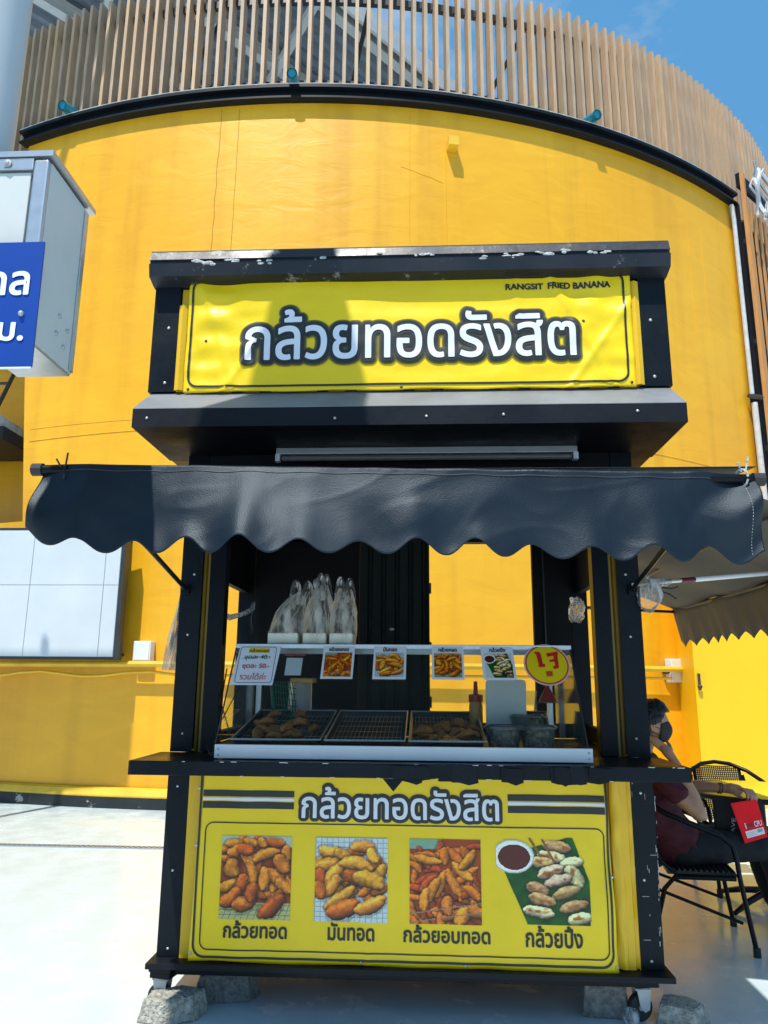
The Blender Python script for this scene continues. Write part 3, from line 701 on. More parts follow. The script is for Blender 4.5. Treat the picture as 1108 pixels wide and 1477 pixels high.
# unseen panel added on the pole, its outline shaped to shade the kiosk header
fl = thing('shade_panel', (-1.455, -1.9, 5), 'tall leaf-shaped shade panel added out of view above the grey pole', 'sign')
pp = [(-1.45, 5.2), (-.70, 5.35), (-.68, 5.5), (-.76, 6.1), (-.92, 6.8), (-1.22, 6.8), (-1.34, 6.2), (-1.48, 5.5)]
MB().prism(pp, lambda p: (p[0], -1.90, p[1]), lambda p: (p[0], -1.88, p[1])).build('panel', 'white', fl)
MB().tube([(-1.412, -1.60, 4.55), (-1.36, -1.875, 5.3)], .02, 6).build('bracket', 'galv', fl)
cb = thing('electrical_cabinet', (-1.22, -1.54, 2.44), 'grey metal electrical cabinet with sloped rain roof fixed to the pole', 'cabinet')
box('body', (-1.284, -1.665, 2.445), (-1.102, -1.40, 3.06), 'cab', cb, .003)
box('front_door', (-1.283, -1.676, 2.48), (-1.16, -1.6655, 3.02), 'cab', cb, .004)
box('side_edge', (-1.150, -1.684, 2.445), (-1.103, -1.6655, 3.06), 'alu', cb, .006)
box('top_edge', (-1.285, -1.686, 3.025), (-1.151, -1.6656, 3.065), 'alu', cb, .004)
q = MB(); q.prism([(-1.285, 3.068), (-1.088, 3.068), (-1.088, 3.088), (-1.285, 3.088)], lambda p: (p[0], -1.69, p[1]), lambda p: (p[0], -1.37, p[1])); q.build('rain_roof', 'alu', cb)
box('bottom_edge', (-1.284, -1.66, 2.437), (-1.104, -1.405, 2.4445), 'alu', cb, .002)
box('rear_edge', (-1.1015, -1.425, 2.45), (-1.096, -1.40, 3.05), 'alu', cb, .002)
for y, z in ((-1.52, 2.60), (-1.46, 2.575), (-1.53, 2.535), (-1.475, 2.51)): MB().ball((-1.101, y, z), .008, n=8).build('rivet', 'galv', cb, smooth=True)
for x, y, z in ((-1.235, -1.69, 3.045), (-1.128, -1.687, 2.735)):
    k = MB(); k.lathe([(.014, 0), (.014, .003), (.007, .004), (.006, .008), (0, .009)], n=12, ax='y')
    for v in k.bm.verts: v.co = Vector((v.co.x+x, -v.co.y+y+.002, v.co.z+z))
    k.build('bolt', 'galv', cb, smooth=True)
sg = thing('blue_sign', (-1.3, -1.72, 2.55), 'bright blue sign with white Thai letters hung on the grey cabinet', 'sign')
q = MB(); q.prism([(-1.75, 2.742), (-1.064, 2.742), (-1.060, 2.335), (-1.75, 2.335)], lambda p: (p[0], -1.722, p[1]), lambda p: (p[0], -1.716, p[1])); q.build('plate', 'blue', sg)
q = MB(); q.prism([(-1.752, 2.3345), (-1.062, 2.3345), (-1.062, 2.330), (-1.752, 2.330)], lambda p: (p[0], -1.7225, p[1]), lambda p: (p[0], -1.7155, p[1])); q.build('edge', 'white', sg)
bs = lambda x, z, l: (x, -1.722-l, z)
words('มงคล', -1.232, 2.603, .27, bs, 'white_ink', sg, fat=.003, cut=0, height=.074)
words('ชม.', -1.166, 2.446, .138, bs, 'white_ink', sg, fat=.003, cut=0, height=.055)
MB().ball((-1.108, -1.727, 2.502), .009, n=8).build('screw', 'galv', sg, smooth=True)

# ================================================================ the kiosk
K = thing('food_kiosk', (0, .5, 0), 'black and yellow fried banana kiosk on casters with sign box and awning', 'kiosk')
base = box('base_board', (-1.155, -.088, .190), (1.155, 1.34, .214), 'hood', K, .002)
box('base_frame', (-1.10, -.02, .150), (1.10, 1.28, .1895), 'black_clean', K, .002)
def screw(x, y, z, parent, nm='screw', r=.008):
    k = MB(); k.ball((x, y, z), r, (1, .6, 1), 8); k.build(nm, 'screw', parent, smooth=True)
for sx in (-1, 1):
    x0, x1 = sorted((sx*1.134, sx*1.028))
    q = MB(); q.box((x0, -.004, .215), (x1, .006, 1.044), .001); q.box((x0, -.004, 1.106), (x1, .006, 2.584), .001)
    xs0, xs1 = sorted((sx*1.134, sx*1.124)); q.box((xs0, .0065, .215), (xs1, .12, 1.044), .001); q.box((xs0, .0065, 1.106), (xs1, .12, 2.584), .001)
    p = q.build('corner_post', 'black', K)
    for z in (.25, .58, .95, 1.19, 1.66, 1.96): screw(sx*1.075+random.uniform(-.01, .01), -.006, z, p, r=.0065)
    xs0, xs1 = sorted((sx*1.134, sx*1.03)); box('rear_post', (xs0, 1.20, .215), (xs1, 1.30, 2.584), 'black_clean', K)
    # ribbed yellow strip beside the post, then the thick inner post
    q = MB(); a, b = sorted((sx*1.027, sx*.995)); q.prism([(a, .022), (a, .04), (b, .04), (b, .022), ((a+b)/2+.006, .022), ((a+b)/2, .034), ((a+b)/2-.006, .022)], lambda p: (p[0], p[1], 1.106), lambda p: (p[0], p[1], 2.30)); q.build('side_rib', 'shaded_sheet', K)
    a, b = sorted((sx*.994, sx*.915)); box('inner_post', (a, .018, 1.106), (b, .10, 2.584), 'black_clean', K)
    # side skin: yellow below, black surround of the side opening
    a, b = sorted((sx*1.122, sx*1.108)); box('side_panel', (a, .12, .215), (b, 1.2, 1.09), 'ysheet', K)
    a, b = sorted((sx*1.105, sx*1.06))
    box('opening_post', (a, .10, 1.106), (b, .26 if sx < 0 else .36, 2.5), 'inner', K)
    box('opening_head', (a, .262 if sx < 0 else .362, 2.0), (b, 1.198, 2.5), 'inner', K)
    box('opening_sill', (a, .262 if sx < 0 else .362, 1.106), (b, 1.198, 1.16 if sx < 0 else 1.19), 'inner', K)
# ribbed front sheet
k = MB(); pr = []; x = -1.027; rib = .198
n = 0
while x < 1.02:
    pr += [(x, .0), (x+.055, .0), (x+.07, .022), (x+rib-.015, .022)]; x += rib
pr = [(min(1.027, a), b) for a, b in pr] + [(1.027, 0)]
rows = [k.vs([(a, b-.012, z) for a, b in pr]) for z in (.215, 1.044)]
for i in range(len(pr)-1): k.bm.faces.new((rows[0][i], rows[0][i+1], rows[1][i+1], rows[1][i]))
k.build('front_sheet', 'ysheet', K, thick=.002)
q = MB()
def dented(u, v):
    x = 1.027+ (0) ; return (.93+.097*u, -.016-.012*math.sin(u*math.pi*2.)*(1)+.012*fn(u*3, v*7, 1.3), .22+.82*v)
q.grid(dented, 10, 24); q.build('corner_sheet', 'ysheet', K, smooth=True)
# shelf with torn tape
shf = box('shelf', (-1.177, -.412, 1.046), (1.177, -.006, 1.105), 'black', K, .003)
random.seed(5)
for i in range(15):
    xc = random.uniform(-.02, .83); wd = random.uniform(.05, .16); zt = 1.104+random.uniform(-.01, .004); zb = 1.045+random.uniform(-.012, .02)
    P = [(xc-wd/2, zt), (xc-wd*.1, zt+random.uniform(-.006, .006)), (xc+wd/2, zt+random.uniform(-.006, .003)), (xc+wd/2+random.uniform(-.01, .015), zb), (xc+wd*.2, zb-random.uniform(0, .012)), (xc-wd*.2, zb), (xc-wd/2, zb+random.uniform(0, .01))]
    yy = -.4135-.0012*i
    MB().prism(P, lambda p: (p[0], yy-.0008-abs(fn(p[0]*30, p[1]*30))*.003, p[1]), lambda p: (p[0], yy, p[1])).build('torn_tape', 'black_clean' if i % 3 else 'black', shf)
MB().prism([(-.09, 1.046), (-.0, 1.046), (-.045, .995)], lambda p: (p[0], -.4155, p[1]), lambda p: (p[0], -.413, p[1])).build('torn_tape', 'black_clean', shf)
MB().prism([(.13, 1.052), (.265, 1.050), (.265, 1.036), (.13, 1.036)], lambda p: (p[0], -.412, p[1]), lambda p: (p[0], -.408, p[1])).build('yellow_scrap', 'ysheet', shf)
for i in range(26):
    x = random.uniform(-1.15, 1.15); l = random.uniform(.006, .03); z = random.choice((1.104, 1.047, 1.103))
    box('paint_chip', (x, -.4132, z-.0015), (x+l, -.4122, z+.0015), 'pale_edge', shf, 0)
for i in range(40):
    z = random.choice((.52, .60, .66, .9, .36))+random.gauss(0, .035); x = random.choice((1.031, 1.09, 1.131, 1.131))+random.uniform(-.006, .002)+.03*(z-.6)
    if i % 8: box('paint_chip', (x, -.0048, z), (x+random.uniform(.001, .003), -.0038, z+random.uniform(.006, .035)), 'pale_edge', K, 0)
    else: box('paint_chip', (x-.03, -.0048, z), (x, -.0038, z+.0018), 'pale_edge', K, 0)
box('counter', (-1.055, -.005, 1.046), (1.055, 1.198, 1.102), 'inner', K)
# rear: dark door with ribbed green sheet, open hatch, column
box('rear_panel', (-1.028, 1.20, 1.104), (-.335, 1.23, 2.5), 'inner', K)
k = MB(); pr = []; x = -.334
while x < .10: pr += [(x, 1.20), (x+.05, 1.20), (x+.06, 1.215), (x+.078, 1.215), (x+.088, 1.20)]; x += .088
rows = [k.vs([(a, b, z) for a, b in pr]) for z in (1.104, 2.5)]
for i in range(len(pr)-1): k.bm.faces.new((rows[0][i], rows[0][i+1], rows[1][i+1], rows[1][i]))
k.build('rear_door', 'green_panel', K, thick=.004)
box('door_edge', (.100, 1.19, 1.104), (.122, 1.25, 2.5), 'inner', K)
for z in (2.0, 1.62, 1.28): box('hinge', (.1222, 1.195, z), (.134, 1.215, z+.07), 'frame', K)
box('rear_column', (.79, 1.20, 1.104), (1.028, 1.25, 2.5), 'inner', K)
MB().tube([(.86, 1.19, 1.15), (.86, 1.19, 2.45)], .006, 6).build('column_conduit', 'frame', K)
box('rear_lintel', (-1.028, 1.20, 2.34), (1.028, 1.28, 2.584), 'inner', K); box('rear_sill', (.123, 1.20, 1.104), (.789, 1.26, 1.19), 'inner', K)
box('ceiling', (-1.12, .101, 2.505), (1.12, 1.199, 2.584), 'inner', K)
box('front_lintel', (-.914, .03, 2.30), (.914, .10, 2.504), 'inner', K); box('front_fascia', (-1.025, -.003, 2.305), (1.025, .017, 2.584), 'inner', K)
MB().ball((-.58, .9, 2.03), .02, (1, 1, 1.6), 8).build('hook', 'galv', K, smooth=True)
MB().ball((-.12, 1.19, 1.77), .010, (1.6, .6, 1), 8).build('door_latch', 'galv', K, smooth=True)
# hood: flared lip, sign box, cap
def yzp(prof, x0, x1, name, m, parent=K, **kk):
    return MB().prism(prof, lambda p: (x0, p[0], p[1]), lambda p: (x1, p[0], p[1])).build(name, m, parent, **kk)
yzp([(-.2355, 2.8375), (-.4535, 2.6795), (-.4535, 2.676), (-.2355, 2.834)], -1.2705, 1.2705, 'sloped_top', 'sunlit_slope')
hood = yzp([(-.235, 2.835), (-.452, 2.677), (-.452, 2.587), (.10, 2.587), (.10, 2.835)], -1.27, 1.27, 'hood', 'hood')
for x, z in ((-1.20, 2.63), (-.32, 2.62), (.10, 2.625), (.45, 2.63), (1.05, 2.64)): screw(x, -.454, z, hood, 'rivet', .007)
body = box('sign_box', (-1.262, -.216, 2.836), (1.262, 1.34, 3.44), 'black_clean', K); box('roof_deck', (-1.262, .102, 2.587), (1.262, 1.34, 2.834), 'black_clean', K)
k = MB(); pr = []; x = -1.145
while x < 1.12: pr += [(x, 0), (x+.045, 0), (x+.057, .016), (x+.13, .016), (x+.142, 0)]; x += .142
rows = [k.vs([(min(a, 1.145), -.240+b, z) for a, b in pr]) for z in (2.842, 3.40)]
for i in range(len(pr)-1): k.bm.faces.new((rows[0][i], rows[0][i+1], rows[1][i+1], rows[1][i]))
k.build('backing_sheet', 'ysheet', K, thick=.002)
for sx in (-1, 1):
    a, b = sorted((sx*1.283, sx*1.150)); q = MB(); q.box((a, -.256, 2.838), (b, -.247, 3.41), .001); a, b = sorted((sx*1.283, sx*1.272)); q.box((a, -.2465, 2.838), (b, .0, 3.41), .001)
    p = q.build('sign_post', 'black', K)
    for z in (2.885, 3.18): screw(sx*1.20, -.258, z, p)
    q = MB(); a = sx*1.105; b = sx*1.149
    q.prism([(a, -.262), ((a+b)/2, -.275), (b, -.262), (b, -.258), (a, -.258)], lambda p: (p[0], p[1], 2.842), lambda p: (p[0], p[1], 3.30 if sx < 0 else 3.385)); q.build('yellow_flashing', 'ysheet', K)
capo = yzp([(-.262, 3.405), (-.335, 3.425), (-.350, 3.488), (-.335, 3.494), (-.335, 3.506), (-.345, 3.512), (-.332, 3.560), (-.322, 3.572), (1.40, 3.585), (1.40, 3.405)], -1.292, 1.292, 'cap', 'cap')
random.seed(9)
for x, s in ((-1.03, 1.2), (-.98, 1.4), (-.88, .9), (-.84, 1.), (-.73, 1.), (-.68, 1.1), (-.40, .8), (-.12, .7), (.10, .9), (.13, .6), (.38, 1.), (.50, .8), (.55, 1.), (.73, 1.5), (.78, 1.1), (.92, 1.), (.98, .8), (.05, .5), (.66, .7)):
    k = MB(); z = 3.499+random.uniform(-.014, .02)
    for j in range(3): k.ball((x+random.uniform(-.02, .02)*s, -.346, z+random.uniform(-.008, .008)), .010*s, (random.uniform(1.1, 2.2), .35, .7), 8)
    k.build('silicone_blob', 'silicone', capo, smooth=True)
# fluorescent fitting under the hood
lf = box('lamp_fitting', (-.655, -.115, 2.553), (.845, -.065, 2.5865), 'galv', K, .004)
MB().tube([(-.625, -.105, 2.533), (.815, -.105, 2.533)], .0145, 12).build('lamp_tube', 'tube', lf, smooth=True)
for x in (-.645, .835): box('lamp_socket', (x-.012, -.125, 2.515), (x+.012, -.085, 2.5525), 'white', lf, .003)

# awning
aw = box('awning', (-1.40, -.03, 2.385), (1.34, .027, 2.44), 'black_clean', K)
q = MB(); q.grid(lambda u, v: (-1.365+2.66*u, -1.02+1.01*v, 2.215+.185*v+.012*math.sin(u*38)*math.sin(v*3.1)-.03*math.sin(v*3.14)), 90, 10); q.build('canvas_roof', 'vinyl', aw, smooth=True, thick=.002)
MB().tube([(-1.385, -1.02, 2.222), (1.295, -1.02, 2.166)], .019, 14).build('front_bar', 'black_clean', aw, smooth=True)
for x in (-1.385, 1.295): MB().tube([(x-.02, -1.02, 2.222 if x < 0 else 2.166), (x+.02, -1.02, 2.222 if x < 0 else 2.166)], .025, 12).build('bar_end', 'rubber', aw)
def valance(u, v):
    x = -1.36+2.64*u; top = 2.240-.055*u
    ph = (x+1.36)/.2065; sc = .5-.5*math.cos(2*math.pi*(ph+.12))
    bot = 1.892-.030*u+(.054+.009*math.sin(x*7.3))*(1-sc)**1.1+.006*math.sin(x*4.1+1)+(.04*max(0, 1-u*14)) - .012*max(0, u*8-7)
    z = top+(bot-top)*v
    y = -1.042-(.020+.095*math.exp(-((u-.34)/.17)**2))*v - v*.016*math.sin(x*9+.6)-v*.010*math.sin(x*21+1)+v*.02*fn(x*2.2, v, 1.5)+.008*fn(x*6, z*7, 1., 3)-.012*max(0, .16-abs(fn(x*3.1+z*1.2, z*4-x*1.3, 1., 5)))-.010*max(0, .12-abs(fn(x*2.2-z*5, z*3+x*1.1, 1., 11)))
    e = max(0, u*9-8); y += .035*e*math.sin(v*7+u*40)*(1-v*.5)
    e2 = max(0, 1-u*14); y += .03*e2*math.sin(v*5+1)
    if u < .05: x += .02*v*-1*(1-u/.05)
    return (x, y, z)
val = MB(); val.grid(valance, 520, 44); val = val.build('valance', 'vinyl', aw, smooth=True, thick=.0015)
k = MB(); k.tube([Vector(valance(u/100, .075))+Vector((0, -.002, 0)) for u in range(101)], .0016, 5); k.build('stitching', 'frame', val)
k = MB(); x = 0
for j in range(26):
    v = .08+j*.034; a = Vector(valance(.985, v)); b = Vector(valance(.985, v+.018)); k.tube([a+Vector((0, -.0022, 0)), b+Vector((0, -.0022, 0))], .0009, 4)
k.build('edge_stitching', 'silicone', val)
for x in (-1.105, 1.095):
    MB().tube([(x, -.012, 1.885), (x, -.98, 2.085), (x, -1.0, 2.19)], .011, 8, flat=1.).build('strut', 'black_clean', aw)
    box('strut_bracket', (x-.02, -.02, 1.86), (x+.02, -.0045, 1.91), 'black_clean', aw)
for x, s in ((-1.28, 1), (1.235, -1)):
    k = MB(); zc = 2.205 if s > 0 else 2.17
    k.tube([(x+.026*math.cos(t)*.5, -1.02-.03*math.cos(t), zc+.034*math.sin(t)) for t in [i*.5 for i in range(13)]], .004, 5); k.tube([(x+.01, -1.04, zc+.02), (x+.02, -1.05, zc+.075)], .0035, 5); k.tube([(x-.005, -1.04, zc+.02), (x-.02, -1.055, zc+.05)], .0035, 5)
    k.build('tie', 'cable' if s > 0 else 'silicone', aw)

# casters and concrete chunks
for (x, y, ang) in ((-1.09, -.01, -12), (1.04, .04, 15), (-1.0, 1.2, 40), (1.0, 1.2, 10)):
    T = Matrix.Translation((x, y, 0)) @ Matrix.Rotation(R(ang), 4, 'Z')
    q = MB(); q.box((-.055, -.045, .165), (.055, .045, .1885), .003, T @ Matrix.Translation((0, 0, 0))); q.box((-.05, -.04, .140), (.05, .04, .1645), .003, T); c = q.build('caster', 'black_clean', K)
    q = MB()
    for s in (-1, 1):
        q.prism([(-.03, .139), (.04, .139), (.028, .05), (.005, .04), (-.015, .06)], lambda p: T @ Vector((p[0]-.01, s*.024, p[1])), lambda p: T @ Vector((p[0]-.01, s*.028, p[1])))
    q.box((-.045, -.028, .128), (.032, .028, .1395), .002, T); q.build('fork', 'galv', c)
    for nm, prof, m in (('tyre', [(.040, -.015), (.052, -.016), (.056, -.010), (.056, .010), (.052, .016), (.040, .015)], 'rubber'), ('wheel_hub', [(.0, -.018), (.012, -.018), (.014, -.008), (.0398, -.007), (.0398, .007), (.014, .008), (.012, .018), (0, .018)], 'galv')):
        k = MB(); k.lathe(prof, n=22, ax='y')
        for v in k.bm.verts: v.co = T @ Vector((v.co.x-.015, v.co.y, v.co.z+.056))
        k.build(nm, m, c, smooth=True)
def chunk(loc, pts, h, lab, seed, rot=0, slope=0.):
    rr = random.Random(seed); k = MB(); c, s = math.cos(R(rot)), math.sin(R(rot))
    bm = k.bm; n = len(pts)
    A = k.vs([(p[0], p[1], 0) for p in pts]); B = k.vs([(p[0]*.82, p[1]*.85, h*(1+slope*p[0]*6)) for p in pts])
    bm.faces.new(A[::-1]); bm.faces.new(B)
    for i in range(n): bm.faces.new((A[i], A[(i+1) % n], B[(i+1) % n], B[i]))
    bmesh.ops.bevel(bm, geom=bm.edges[:], offset=.006, segments=1, affect='EDGES'); bmesh.ops.triangulate(bm, faces=bm.faces[:]); bmesh.ops.subdivide_edges(bm, edges=bm.edges[:], cuts=6, use_grid_fill=True)
    for v in bm.verts:
        d = mnoise.noise_vector(v.co*22+Vector((seed, 0, 0)))*.005+mnoise.noise_vector(v.co*60)*.003+mnoise.noise_vector(v.co*150)*.002; v.co += d
        x, y = v.co.x, v.co.y; v.co = Vector((x*c-y*s, x*s+y*c, max(.0, v.co.z)))+Vector(loc)
    return k.build('concrete_chunk', 'concrete' if seed == 2 or seed == 12 else 'concrete_shaded', origin=loc, label=lab, cat='concrete chunk', group='concrete chunks chocking the casters')
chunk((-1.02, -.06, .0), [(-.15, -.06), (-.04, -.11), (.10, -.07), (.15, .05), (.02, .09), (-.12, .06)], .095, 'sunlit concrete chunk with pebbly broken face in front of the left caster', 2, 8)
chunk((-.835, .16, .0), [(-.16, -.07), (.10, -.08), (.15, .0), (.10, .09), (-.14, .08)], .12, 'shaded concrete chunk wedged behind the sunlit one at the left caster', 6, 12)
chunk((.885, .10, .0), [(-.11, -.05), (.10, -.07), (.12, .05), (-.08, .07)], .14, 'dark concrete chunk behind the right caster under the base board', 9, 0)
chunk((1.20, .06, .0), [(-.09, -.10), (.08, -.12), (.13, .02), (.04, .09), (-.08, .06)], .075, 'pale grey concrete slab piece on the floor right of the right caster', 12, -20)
wr = MB(); wr.ball((.975, -.02, .035), .035, (.9, .7, 1.1), 12)
for v in wr.bm.verts: v.co += mnoise.noise_vector(v.co*50)*.012
wr.build('plastic_scrap', 'wrap', smooth=True, origin=(.975, -.02, 0), label='crumpled clear plastic scrap beside the right caster', cat='plastic scrap')

# ---------------------------------------------------------------- banners
def S_top(x, z, l=0.):
    e = math.exp(-((x+1.0)/.22)**2)+math.exp(-((x-1.0)/.2)**2)
    y = -.268-l - .012*(.5+.5*fn(x*1.6, z*2.4, 1., 5)) - .016*e*fn(x*7+z*5, z*9-x*4, 1., 2) - .004*fn(x*4, z*14, 1., 8) - .008*math.exp(-((x-.55)/.02)**2)*.3
    y -= .005*math.sin(x*5.0+z*3)*math.exp(-((z-3.14)/.2)**2) + .010*math.exp(-((x+.93+.35*(z-3.1))/.018)**2)*.5 + .008*math.exp(-((x+.80-.6*(z-3.0))/.02)**2)*(z<3.1) + .009*math.exp(-((x-.90+.5*(z-3.05))/.02)**2) + .007*math.exp(-((x-.98-.7*(z-3.1))/.016)**2)
    return (x, y, z)
BT = thing('top_banner', (0, -.26, 2.83), 'yellow vinyl banner with white Thai title and small RANGSIT FRIED BANANA above the hood', 'banner')
q = MB(); q.grid(lambda u, v: (lambda x: S_top(x, 2.828+.006*math.sin(x*14)*.5+.628*v + .004*math.sin(x*9)*v))(-1.10+2.207*u), 170, 60); q.build('banner_sheet', 'banner', BT, smooth=True, thick=.001, recalc=False)
q = MB(); strip(q, S_top, rrect(-1.078, 2.855, 1.072, 3.432, .05), .011, .004, closed=True, seg=.03); q.build('border_line', 'ink', BT, recalc=False)
words('กล้วยทอดรังสิต', .015, 3.120, 1.62, S_top, 'white_ink', BT, fat=.0035, lift=.004, halo=[(.034, 'halo'), (.028, 'halo2'), (.021, 'ink')], height=.262, cut=.04)
words('RANGSIT', .590, 3.362, .183, S_top, 'ink', BT, fat=.0018, lift=.004, height=.031, cut=.05); words('FRIED BANANA', .858, 3.364, .302, S_top, 'ink', BT, fat=.0018, lift=.004, height=.031, cut=.05)
for x, z in ((-1.075, 3.437), (1.075, 3.437), (-1.075, 2.843), (-.02, 2.838), (1.085, 2.85), (0, 3.44), (-1.0, 3.10), (.87, 3.17)):
    k = MB(); p = S_top(x, z, .003); k.ball(p, .007, (1, .5, 1), 8); k.build('eyelet', 'frame', BT, smooth=True)
def S_low(x, z, l=0.):
    y = -.052-l-.006*fn(x*1.8, z*2.2, 1., 4)-.004*fn(x*6, z*3, 1., 9)-.0035*math.sin((x+1)*31)*(.4+.6*max(0, fn(x*2, 3)))
    k = max(0, x-.80)/.12; y -= .012*k*math.sin(z*16)*k
    y -= .004*math.exp(-((x+.17)/.012)**2)
    return (x, y, z)
BL = thing('lower_banner', (0, -.05, .2), 'yellow vinyl menu banner with four food photos and Thai names on the kiosk front', 'banner')
def lowgrid(u, v):
    x0 = -.975+.03*v; x1 = .925-.018*v; x = x0+(x1-x0)*u; zb = .218-.008*u+.004*math.sin(u*20); return S_low(x, zb+(1.042-zb)*v)
q = MB(); q.grid(lowgrid, 150, 50); q.build('banner_sheet', 'banner', BL, smooth=True, thick=.001, recalc=False)
def opentop(x0l, x1l, z0, z1, r): return [(x0l, z1)]+[(x0l+r-r*math.cos(R(t)), z0+r-r*math.sin(R(t))) for t in range(0, 91, 15)]+[(x1l-r+r*math.sin(R(t)), z0+r-r*math.cos(R(t))) for t in range(0, 91, 15)]+[(x1l, z1)]
q = MB(); strip(q, S_low, opentop(-.955, .905, .236, 1.04, .05), .010, .003, seg=.03); strip(q, S_low, rrect(-.925, .266, .888, .800, .035), .0055, .003, closed=True, seg=.03); q.build('border_line', 'ink', BL, recalc=False)
for x0, x1 in ((-.945, -.518), (.463, .897)):
    q = MB(); strip(q, S_low, [(x0, .928), (x1, .928)], .028, .003); strip(q, S_low, [(x0, .877), (x1, .877)], .030, .003); q.build('black_stripe', 'ink', BL, recalc=False)
    q = MB(); strip(q, S_low, [(x0, .903), (x1, .903)], .012, .003); q.build('white_stripe', 'white_ink', BL, recalc=False)
words('กล้วยทอดรังสิต', -.030, .895, .90, S_low, 'white_ink', BL, fat=.0022, lift=.003, halo=[(.0185, 'halo2'), (.0145, 'ink')], height=.135, cut=.04)
for kd, x0, x1, nm, tx, tw, lab in (('banana', -.845, -.521, 'กล้วยทอด', -.677, .285, 'photo of fried bananas'), ('potato', -.412, -.083, 'มันทอด', -.245, .205, 'photo of fried sweet potatoes'), ('mixed', .016, .336, 'กล้วยอบทอด', .180, .38, 'photo of fried banana sticks'), ('grilled', .405, .815, 'กล้วยปิ้ง', .650, .245, 'photo of grilled bananas on a leaf with sauce')):
    picture(kd, x0, .392 if kd != 'grilled' else .400, x1, .745 if kd != 'grilled' else .760, S_low, BL, .003, 116, label=lab)
    words(nm, tx, .352, tw, S_low, 'ink', BL, fat=.0022, lift=.003, height=.070 if 'ปิ' not in nm else .084, cut=.05)
for x, z in ((-.965, .70), (-.965, .25), (-.20, .228), (.26, .226), (.915, .60), (.915, .235), (-.965, .95)):
    MB().ball(S_low(x, z, .003), .0065, (1, .5, 1), 8).build('eyelet', 'screw', BL, smooth=True)

# ================================================================ display case on the shelf
DC = thing('display_case', (0, .1, 1.106), 'slanted glass food display case with white bottom rail on the kiosk counter', 'display case')
def S_gl(x, z, l=0.): return (x, -.3+(z-1.17)*.6818-.826*l, z+.563*l)
def glp(pts, name, th=.004):
    a = MB(); n = Vector(pts[0]).copy(); nn = (Vector(pts[1])-n).cross(Vector(pts[2])-n).normalized()
    A = a.vs(pts); B = a.vs([Vector(p)+nn*th for p in pts]); k = len(pts); a.bm.faces.new(A); a.bm.faces.new(B[::-1])
    for i in range(k): a.bm.faces.new((A[i], B[i], B[(i+1) % k], A[(i+1) % k]))
    return a.build(name, 'glass', DC)
box('bottom_rail', (-.832, -.325, 1.110), (.802, -.303, 1.168), 'white', DC, .003)
for x, z in ((-.815, 1.125), (-.815, 1.150), (.785, 1.127), (.785, 1.15)): screw(x, -.327, z, DC, 'rivet', .005)
box('case_floor', (-.81, -.302, 1.108), (.78, .46, 1.134), 'inner', DC, .002)
glp([(-.815, -.300, 1.172), (.783, -.300, 1.172), (.783, -.004, 1.604), (-.835, -.004, 1.604)], 'front_glass')
for x in (-.832, .783): glp([(x, -.298, 1.136), (x, .0, 1.602), (x, .45, 1.602), (x, .45, 1.136)], 'side_glass')
glp([(-.83, .012, 1.606), (.78, .012, 1.606), (.78, .44, 1.606), (-.83, .44, 1.606)], 'top_glass')
box('top_rail', (-.838, -.012, 1.596), (.788, .010, 1.617), 'alu', DC, .002)
box('rear_rail', (-.838, .442, 1.585), (.788, .465, 1.617), 'alu', DC, .002)
for x in (-.81, .752): box('rear_post', (x-.014, .435, 1.135), (x+.014, .462, 1.5845), 'alu', DC, .002)
for x in (-.834, .785):
    MB().tube([(x, -.302, 1.17), (x, -.004, 1.604)], .004, 5).build('glass_edge', 'frame', DC)
    box('side_top_rail', (x-.008, .011, 1.600), (x+.008, .441, 1.6165), 'alu', DC, .001)

def card(x0, z0, x1, z1, name, lab, cat, m='card', tilt=0., group=None, lift=.008):
    t = thing(name, S_gl((x0+x1)/2, z1, .008), lab, cat, group)
    q = MB(); cx, cz = (x0+x1)/2, (z0+z1)/2
    q.prism([(x0+tilt, z1), (x1+tilt, z1), (x1-tilt, z0), (x0-tilt, z0)], lambda p: S_gl(p[0], p[1], lift), lambda p: S_gl(p[0], p[1], lift+.0012)); q.build('card_sheet', m, t)
    return t
pc = card(-.818, 1.416, -.618, 1.603, 'price_card', 'white framed price card with 40.- crossed out and red 50.- at the left', 'price card', tilt=.006)
sgl = lambda x, z, l=0.: S_gl(x, z, .0095+l)
q = MB(); strip(q, sgl, rrect(-.806, 1.426, -.632, 1.595, .012), .0025, .0006, closed=True); q.build('frame_line', 'ink', pc, recalc=False)
q = MB(); q.prism([(-.765, 1.590), (-.665, 1.590), (-.665, 1.567), (-.765, 1.567)], lambda p: sgl(p[0], p[1], .0004), lambda p: sgl(p[0], p[1], .0002)); q.build('yellow_patch', 'stick_y', pc)
words('กล้วยทอด', -.715, 1.578, .095, sgl, 'ink', pc, bold=.02, lift=.001, cut=0, height=.019)
words('ชุดละ 40.-', -.718, 1.543, .125, sgl, 'ink', pc, bold=.008, lift=.001, cut=0, height=.026, slant=.15)
q = MB(); strip(q, sgl, [(-.79, 1.540), (-.655, 1.549)], .002, .0014); q.build('strike_line', 'ink', pc, recalc=False)
words('ชุดละ 50.-', -.718, 1.500, .13, sgl, 'red_ink', pc, bold=.022, lift=.001, cut=0, height=.028)
words('รวมได้ค่ะ', -.722, 1.455, .125, sgl, 'red_ink', pc, bold=.006, lift=.001, cut=0, height=.032)
